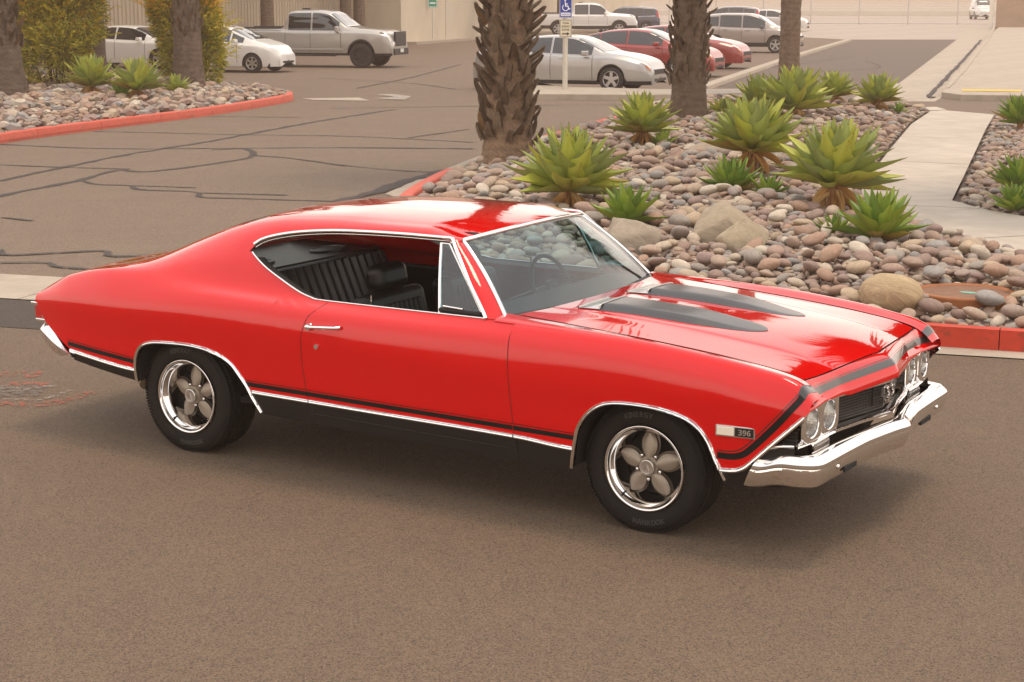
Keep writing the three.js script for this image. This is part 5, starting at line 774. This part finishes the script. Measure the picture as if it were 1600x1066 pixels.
  // side emblem with numerals
  for (const s of [1, -1]) { const e = sub('fender_emblem', car), t = FL.tY(1.93, .585, 1, 4), p = FL.P(1.93, t); e.position.set(1.928, .585, s * (p[2] + .003)); e.rotation.y = s * .13; if (s < 0) e.rotation.y = s * .13;
    part('frame', merge([rbox(.185, .052, .012, .004, 0, 0, 0)]), M.satin, e); part('marker_lens', rbox(.082, .04, .008, .003, -.045, 0, s * .006), std(lin(.8, .74, .6), .25), e); part('number_panel', box(.086, .04, .006, .043, 0, s * .006), M.black, e);
    const tg = new TextGeometry('396', { font, size: .026, depth: .002, curveSegments: 3 }); tg.computeBoundingBox(); tg.translate(.015, -.013, .0085); if (s < 0) tg.rotateY(Math.PI).translate(.088, 0, 0); part('numerals', tg, M.satin, e); }
  // exhaust tip and underbody
  both('exhaust_tip', cyl(.03, .032, .2, 18).rotateZ(1.35).rotateY(-.6).translate(-1.83, .37, .80), std(lin(.25, .2, .13), .4, { metalness: .8 }));
  part('underbody', merge([box(3.5, .1, 1.2, -.1, .37, 0), box(1.6, .1, 1.7, .1, .34, 0), box(.4, .08, .9, 1.75, .47, 0)]), M.dark, car);
  for (const [pts, L] of [[archR, RL], [archF, FL]]) both('wheel_well', merge([grid(pts.length - 1, 1, (u, v, i) => { const p = L.P(pts[i][0], L.tY(pts[i][0], pts[i][1], 0, 5)); return [pts[i][0], pts[i][1], mix(p[2] - .005, .5, v)]; }), new THREE.PlaneGeometry(.84, .34).translate(pts[28][0] - .03, .55, .5)]), M.dark);
  // ---- wheels
  const tyreProf = [[.207, -.105], [.214, -.122], [.235, -.1285], [.27, -.127], [.296, -.118], [.311, -.106], [.318, -.09], [.3235, -.06], [.3235, -.047], [.316, -.045], [.316, -.037], [.3245, -.035], [.3245, -.006], [.3165, -.004], [.3165, .004], [.3245, .006], [.3245, .035], [.316, .037], [.316, .045], [.3235, .047], [.3235, .06], [.318, .09], [.311, .106], [.296, .118], [.27, .127], [.235, .1285], [.214, .122], [.207, .105]];
  const tyreG = toCreasedNormals(new THREE.LatheGeometry(tyreProf.map(p => new THREE.Vector2(...p)), 72).rotateX(Math.PI / 2).toNonIndexed(), .6);
  const ribG = []; for (let k = 0; k < 120; k++) { const a = k / 120 * Math.PI * 2; ribG.push(box(.012, .0055, .034).translate(0, .3115, .101).rotateZ(0).applyMatrix4(new THREE.Matrix4().makeRotationZ(a))); }
  const blockG = []; for (let k = 0; k < 96; k++) { const a = k / 96 * Math.PI * 2; for (const z of [.076, -.076]) blockG.push(box(.0145, .007, .03).translate(0, .3195, z).applyMatrix4(new THREE.Matrix4().makeRotationZ(a))); }
  const treadG = merge(blockG);
  const rimProf = [[.2, .118], [.207, .123], [.2085, .127], [.206, .130], [.199, .1295], [.1945, .122], [.193, .113], [.189, .105], [.180, .094], [.174, .087], [.171, .078], [.168, .058], [.162, .04], [.159, -.1]];
  const rimG = new THREE.LatheGeometry(rimProf.map(p => new THREE.Vector2(...p)), 64).rotateX(Math.PI / 2);
  const petal = grid(16, 12, (u, v) => { const r = mix(.045, .16, u), w = .039 * Math.pow(Math.sin(Math.PI * Math.min(.97, .12 + u * .80)), .75) * (u > .93 ? .92 : 1), x = (v - .5) * 2 * w, q = (v - .5) * 2; return [x, r, .075 + .016 * (1 - q * q) - .012 * (1 - smooth(0, .4, u)) * 0 - .018 * u * u]; });
  const petalRim = grid(16, 2, (u, v) => { const r = mix(.04, .17, u), w = .046 * Math.pow(Math.sin(Math.PI * Math.min(.97, .12 + u * .80)), .7) + .004; return [(v - .5) * 2 * w, r, .062 - .018 * u * u]; });
  const tail = grid(8, 4, (u, v) => [(v - .5) * mix(.03, .05, u), mix(.04, .165, u), .045 - .01 * u]);
  const wheelLetters = (txt, size, r, a0, up) => { const out = []; let tot = 0; const ws = [...txt].map(c => { const w = (c === 'I' ? .45 : 1) * size * .92; tot += w; return w; }); let acc = -tot / 2; [...txt].forEach((c, i) => { const g = new TextGeometry(c, { font, size, depth: .0016, curveSegments: 2 }); g.computeBoundingBox(); const b = g.boundingBox; g.translate(-(b.min.x + b.max.x) / 2, -size / 2, .1272); const m = acc + ws[i] / 2; acc += ws[i]; const a = up ? a0 - m / r : a0 + m / r; if (up) g.translate(0, r, 0).applyMatrix4(new THREE.Matrix4().makeRotationZ(a - Math.PI / 2)); else g.translate(0, -r, 0).applyMatrix4(new THREE.Matrix4().makeRotationZ(a + Math.PI / 2)); out.push(g); }); return merge(out); };
  const ptex = dataTex(128, (u, v, i, j) => { const n = .5 + .5 * tn(u, v, 40); return [n, n, n]; }, 2);
  const kn = wheelLetters('KINERGY', .026, .262, Math.PI / 2 + .12, true), hk = wheelLetters('HANKOOK', .027, .262, -Math.PI / 2 + .12, false);
  const spokeM = std(lin(.14, .115, .09), .45, { metalness: .8 }); const rubLet = std(lin(.035, .033, .031), .55);
  for (const [x, z, R, turn] of [[1.422, .722, .318, .012], [-1.422, .752, .321, 0], [1.422, -.722, .318, 0], [-1.422, -.752, .321, 0]]) {
    const w = sub('wheel', car); w.position.set(x, R, z); w.rotation.y = z < 0 ? Math.PI : turn; const dp = x < 0 ? -.03 : -.008;
    part('tyre', merge([tyreG, treadG]), M.rubber, w); part('tyre_shoulder', merge(ribG), M.rubber, w);
    part('tyre_lettering', merge([kn, hk]), rubLet, w);
    part('sidewall_ring', merge([new THREE.TorusGeometry(.287, .0022, 5, 72).translate(0, 0, .1215), new THREE.TorusGeometry(.222, .002, 5, 72).translate(0, 0, .1262)]), M.rubber, w);
    part('rim', rimG, M.chrome, w); part('brake_disc', merge([cyl(.155, .155, .02, 40).rotateX(Math.PI / 2).translate(0, 0, -.03), cyl(.13, .15, .12, 30).rotateX(Math.PI / 2).translate(0, 0, -.1)]), M.dark, w);
    for (let k = 0; k < 5; k++) { const a = k * Math.PI * .4; const q = part('petal_spoke', petal, M.petal, w); q.rotation.z = a; q.position.z = dp; const e = part('spoke_edge', merge([petalRim, tail]), spokeM, w); e.rotation.z = a; e.position.z = dp;
      const l = part('lug_nut', merge([cyl(.009, .0105, .03, 6), new THREE.SphereGeometry(.009, 8, 6).translate(0, .015, 0)]).rotateX(Math.PI / 2).translate(0, .062, .066), M.chrome, w); l.rotation.z = a + Math.PI * .2; l.position.z = dp; }
    part('hub', cyl(.05, .058, .05, 24).rotateX(Math.PI / 2).translate(0, 0, .05), M.petal, w);
    part('hub_cap', merge([new THREE.LatheGeometry([[0, .098], [.028, .097], [.031, .1], [.036, .0985], [.0385, .094], [.039, .06]].map(p => new THREE.Vector2(...p)), 32).rotateX(Math.PI / 2), tube([[-.014, -.016, .099], [0, .016, .1], [.014, -.016, .099]], .002, 10, 4)]), M.satin, w);
    part('valve_stem', tube([[-.112, -.135, .085], [-.115, -.14, .11]], .0045, 6, 6), M.dark, w);
  }
  // ---- inside
  const seatBack = (w, h, th, ribs) => merge([rbox(th, h, w, .05, 0, h / 2, 0, 3), ...range(-w * .32, w * .32, ribs).map(z => rbox(.03, h * .78, w * .64 / ribs * .82, .012, th / 2 - .004, h * .48, z, 2))]);
  for (const s of [1, -1]) {
    const st = sub('front_seat', car); st.position.set(-.12, .30, s * .37); const bk = seatBack(.54, .56, .13, 8); bk.rotateZ(.26).translate(-.14, .1, 0);
    part('backrest', bk, M.vinyl, st); part('cushion', merge([rbox(.5, .16, .54, .06, .12, .05, 0, 3), ...range(-.17, .17, 7).map(z => rbox(.36, .03, .036, .012, .13, .125, z))]), M.vinyl, st);
    const hr = rbox(.13, .15, .27, .055, 0, 0, 0, 4); hr.rotateZ(.2).translate(-.285, .715, 0); part('headrest', hr, M.vinyl, st);
  }
  const rs = sub('rear_seat', car); rs.position.set(-1.0, .40, 0); const rb = seatBack(1.26, .56, .15, 1);
  const ribs = range(-.58, .58, 16).map(z => rbox(.035, .5, .066, .014, .07, .29, z)); const rbk = merge([rbox(.15, .56, 1.26, .05, 0, .28, 0, 3), ...ribs]); rbk.rotateZ(.42).translate(0, .06, 0);
  part('backrest', rbk, M.vinyl, rs); part('cushion', rbox(.5, .18, 1.26, .06, .22, .02, 0, 3), M.vinyl, rs);
  const shelf = part('package_shelf', box(.6, .02, 1.3, -1.5, .985, 0), M.vinyl, car);
  for (const s of [1, -1]) part('speaker_cover', merge([new THREE.TorusGeometry(.1, .012, 8, 30).rotateX(Math.PI / 2).scale(.75, 1, 1.35).translate(-1.36, 1.0, s * .34), cyl(.1, .1, .012, 30).scale(.75, 1, 1.35).translate(-1.36, 1.0, s * .34)]), M.black, shelf);
  part('cabin_floor', merge([box(2.2, .03, 1.6, -.3, .33, 0), box(.9, .16, .24, .1, .42, 0)]), M.carpet, car);
  part('firewall', merge([box(.03, .6, 1.6, .72, .6, 0), box(.03, .5, 1.3, -1.28, .65, 0)]), M.carpet, car);
  both('door_card', merge([rbox(1.25, .5, .04, .02, .12, .66, .79), rbox(1.0, .46, .05, .02, -1.05, .66, .74), rbox(.35, .05, .06, .02, .1, .75, .75), box(.4, .03, .03, .05, .87, .765)]), M.vinyl);
  part('window_crank', merge([cyl(.012, .012, .03, 10).rotateX(Math.PI / 2).translate(.3, .8, -.76), box(.1, .014, .014, .34, .79, -.745)]), M.chrome, car);
  part('dashboard', merge([rbox(.34, .09, 1.46, .04, .53, .915, 0, 3), rbox(.1, .22, 1.44, .04, .4, .79, 0, 3)]), std(lin(.014, .016, .018), .6), car);
  { const sw = sub('steering_wheel', car); sw.position.set(.2, .9, -.37); sw.rotation.set(0, Math.PI / 2, 0); sw.rotation.order = 'YXZ'; sw.rotation.x = -.42; part('wheel_rim', new THREE.TorusGeometry(.19, .012, 10, 40), M.black, sw); part('spokes', merge([box(.36, .03, .012), cyl(.05, .05, .03, 20).rotateX(Math.PI / 2)]), M.black, sw); part('column', cyl(.03, .04, .4, 14).rotateX(Math.PI / 2).translate(0, 0, -.2), M.black, sw); }
  part('headliner', grid(20, 12, (u, v) => { const x = mix(-1.3, .3, u), z = mix(-.52, .52, v); return [x, RL.P(x, 10)[1] - .035 - .06 * z * z, z]; }), std(lin(.02, .018, .016), .9), car);
  both('window_knob', cyl(.005, .005, .05, 8).translate(-.2, .965, .79), M.chrome);
}

renderer.render(scene, camera);
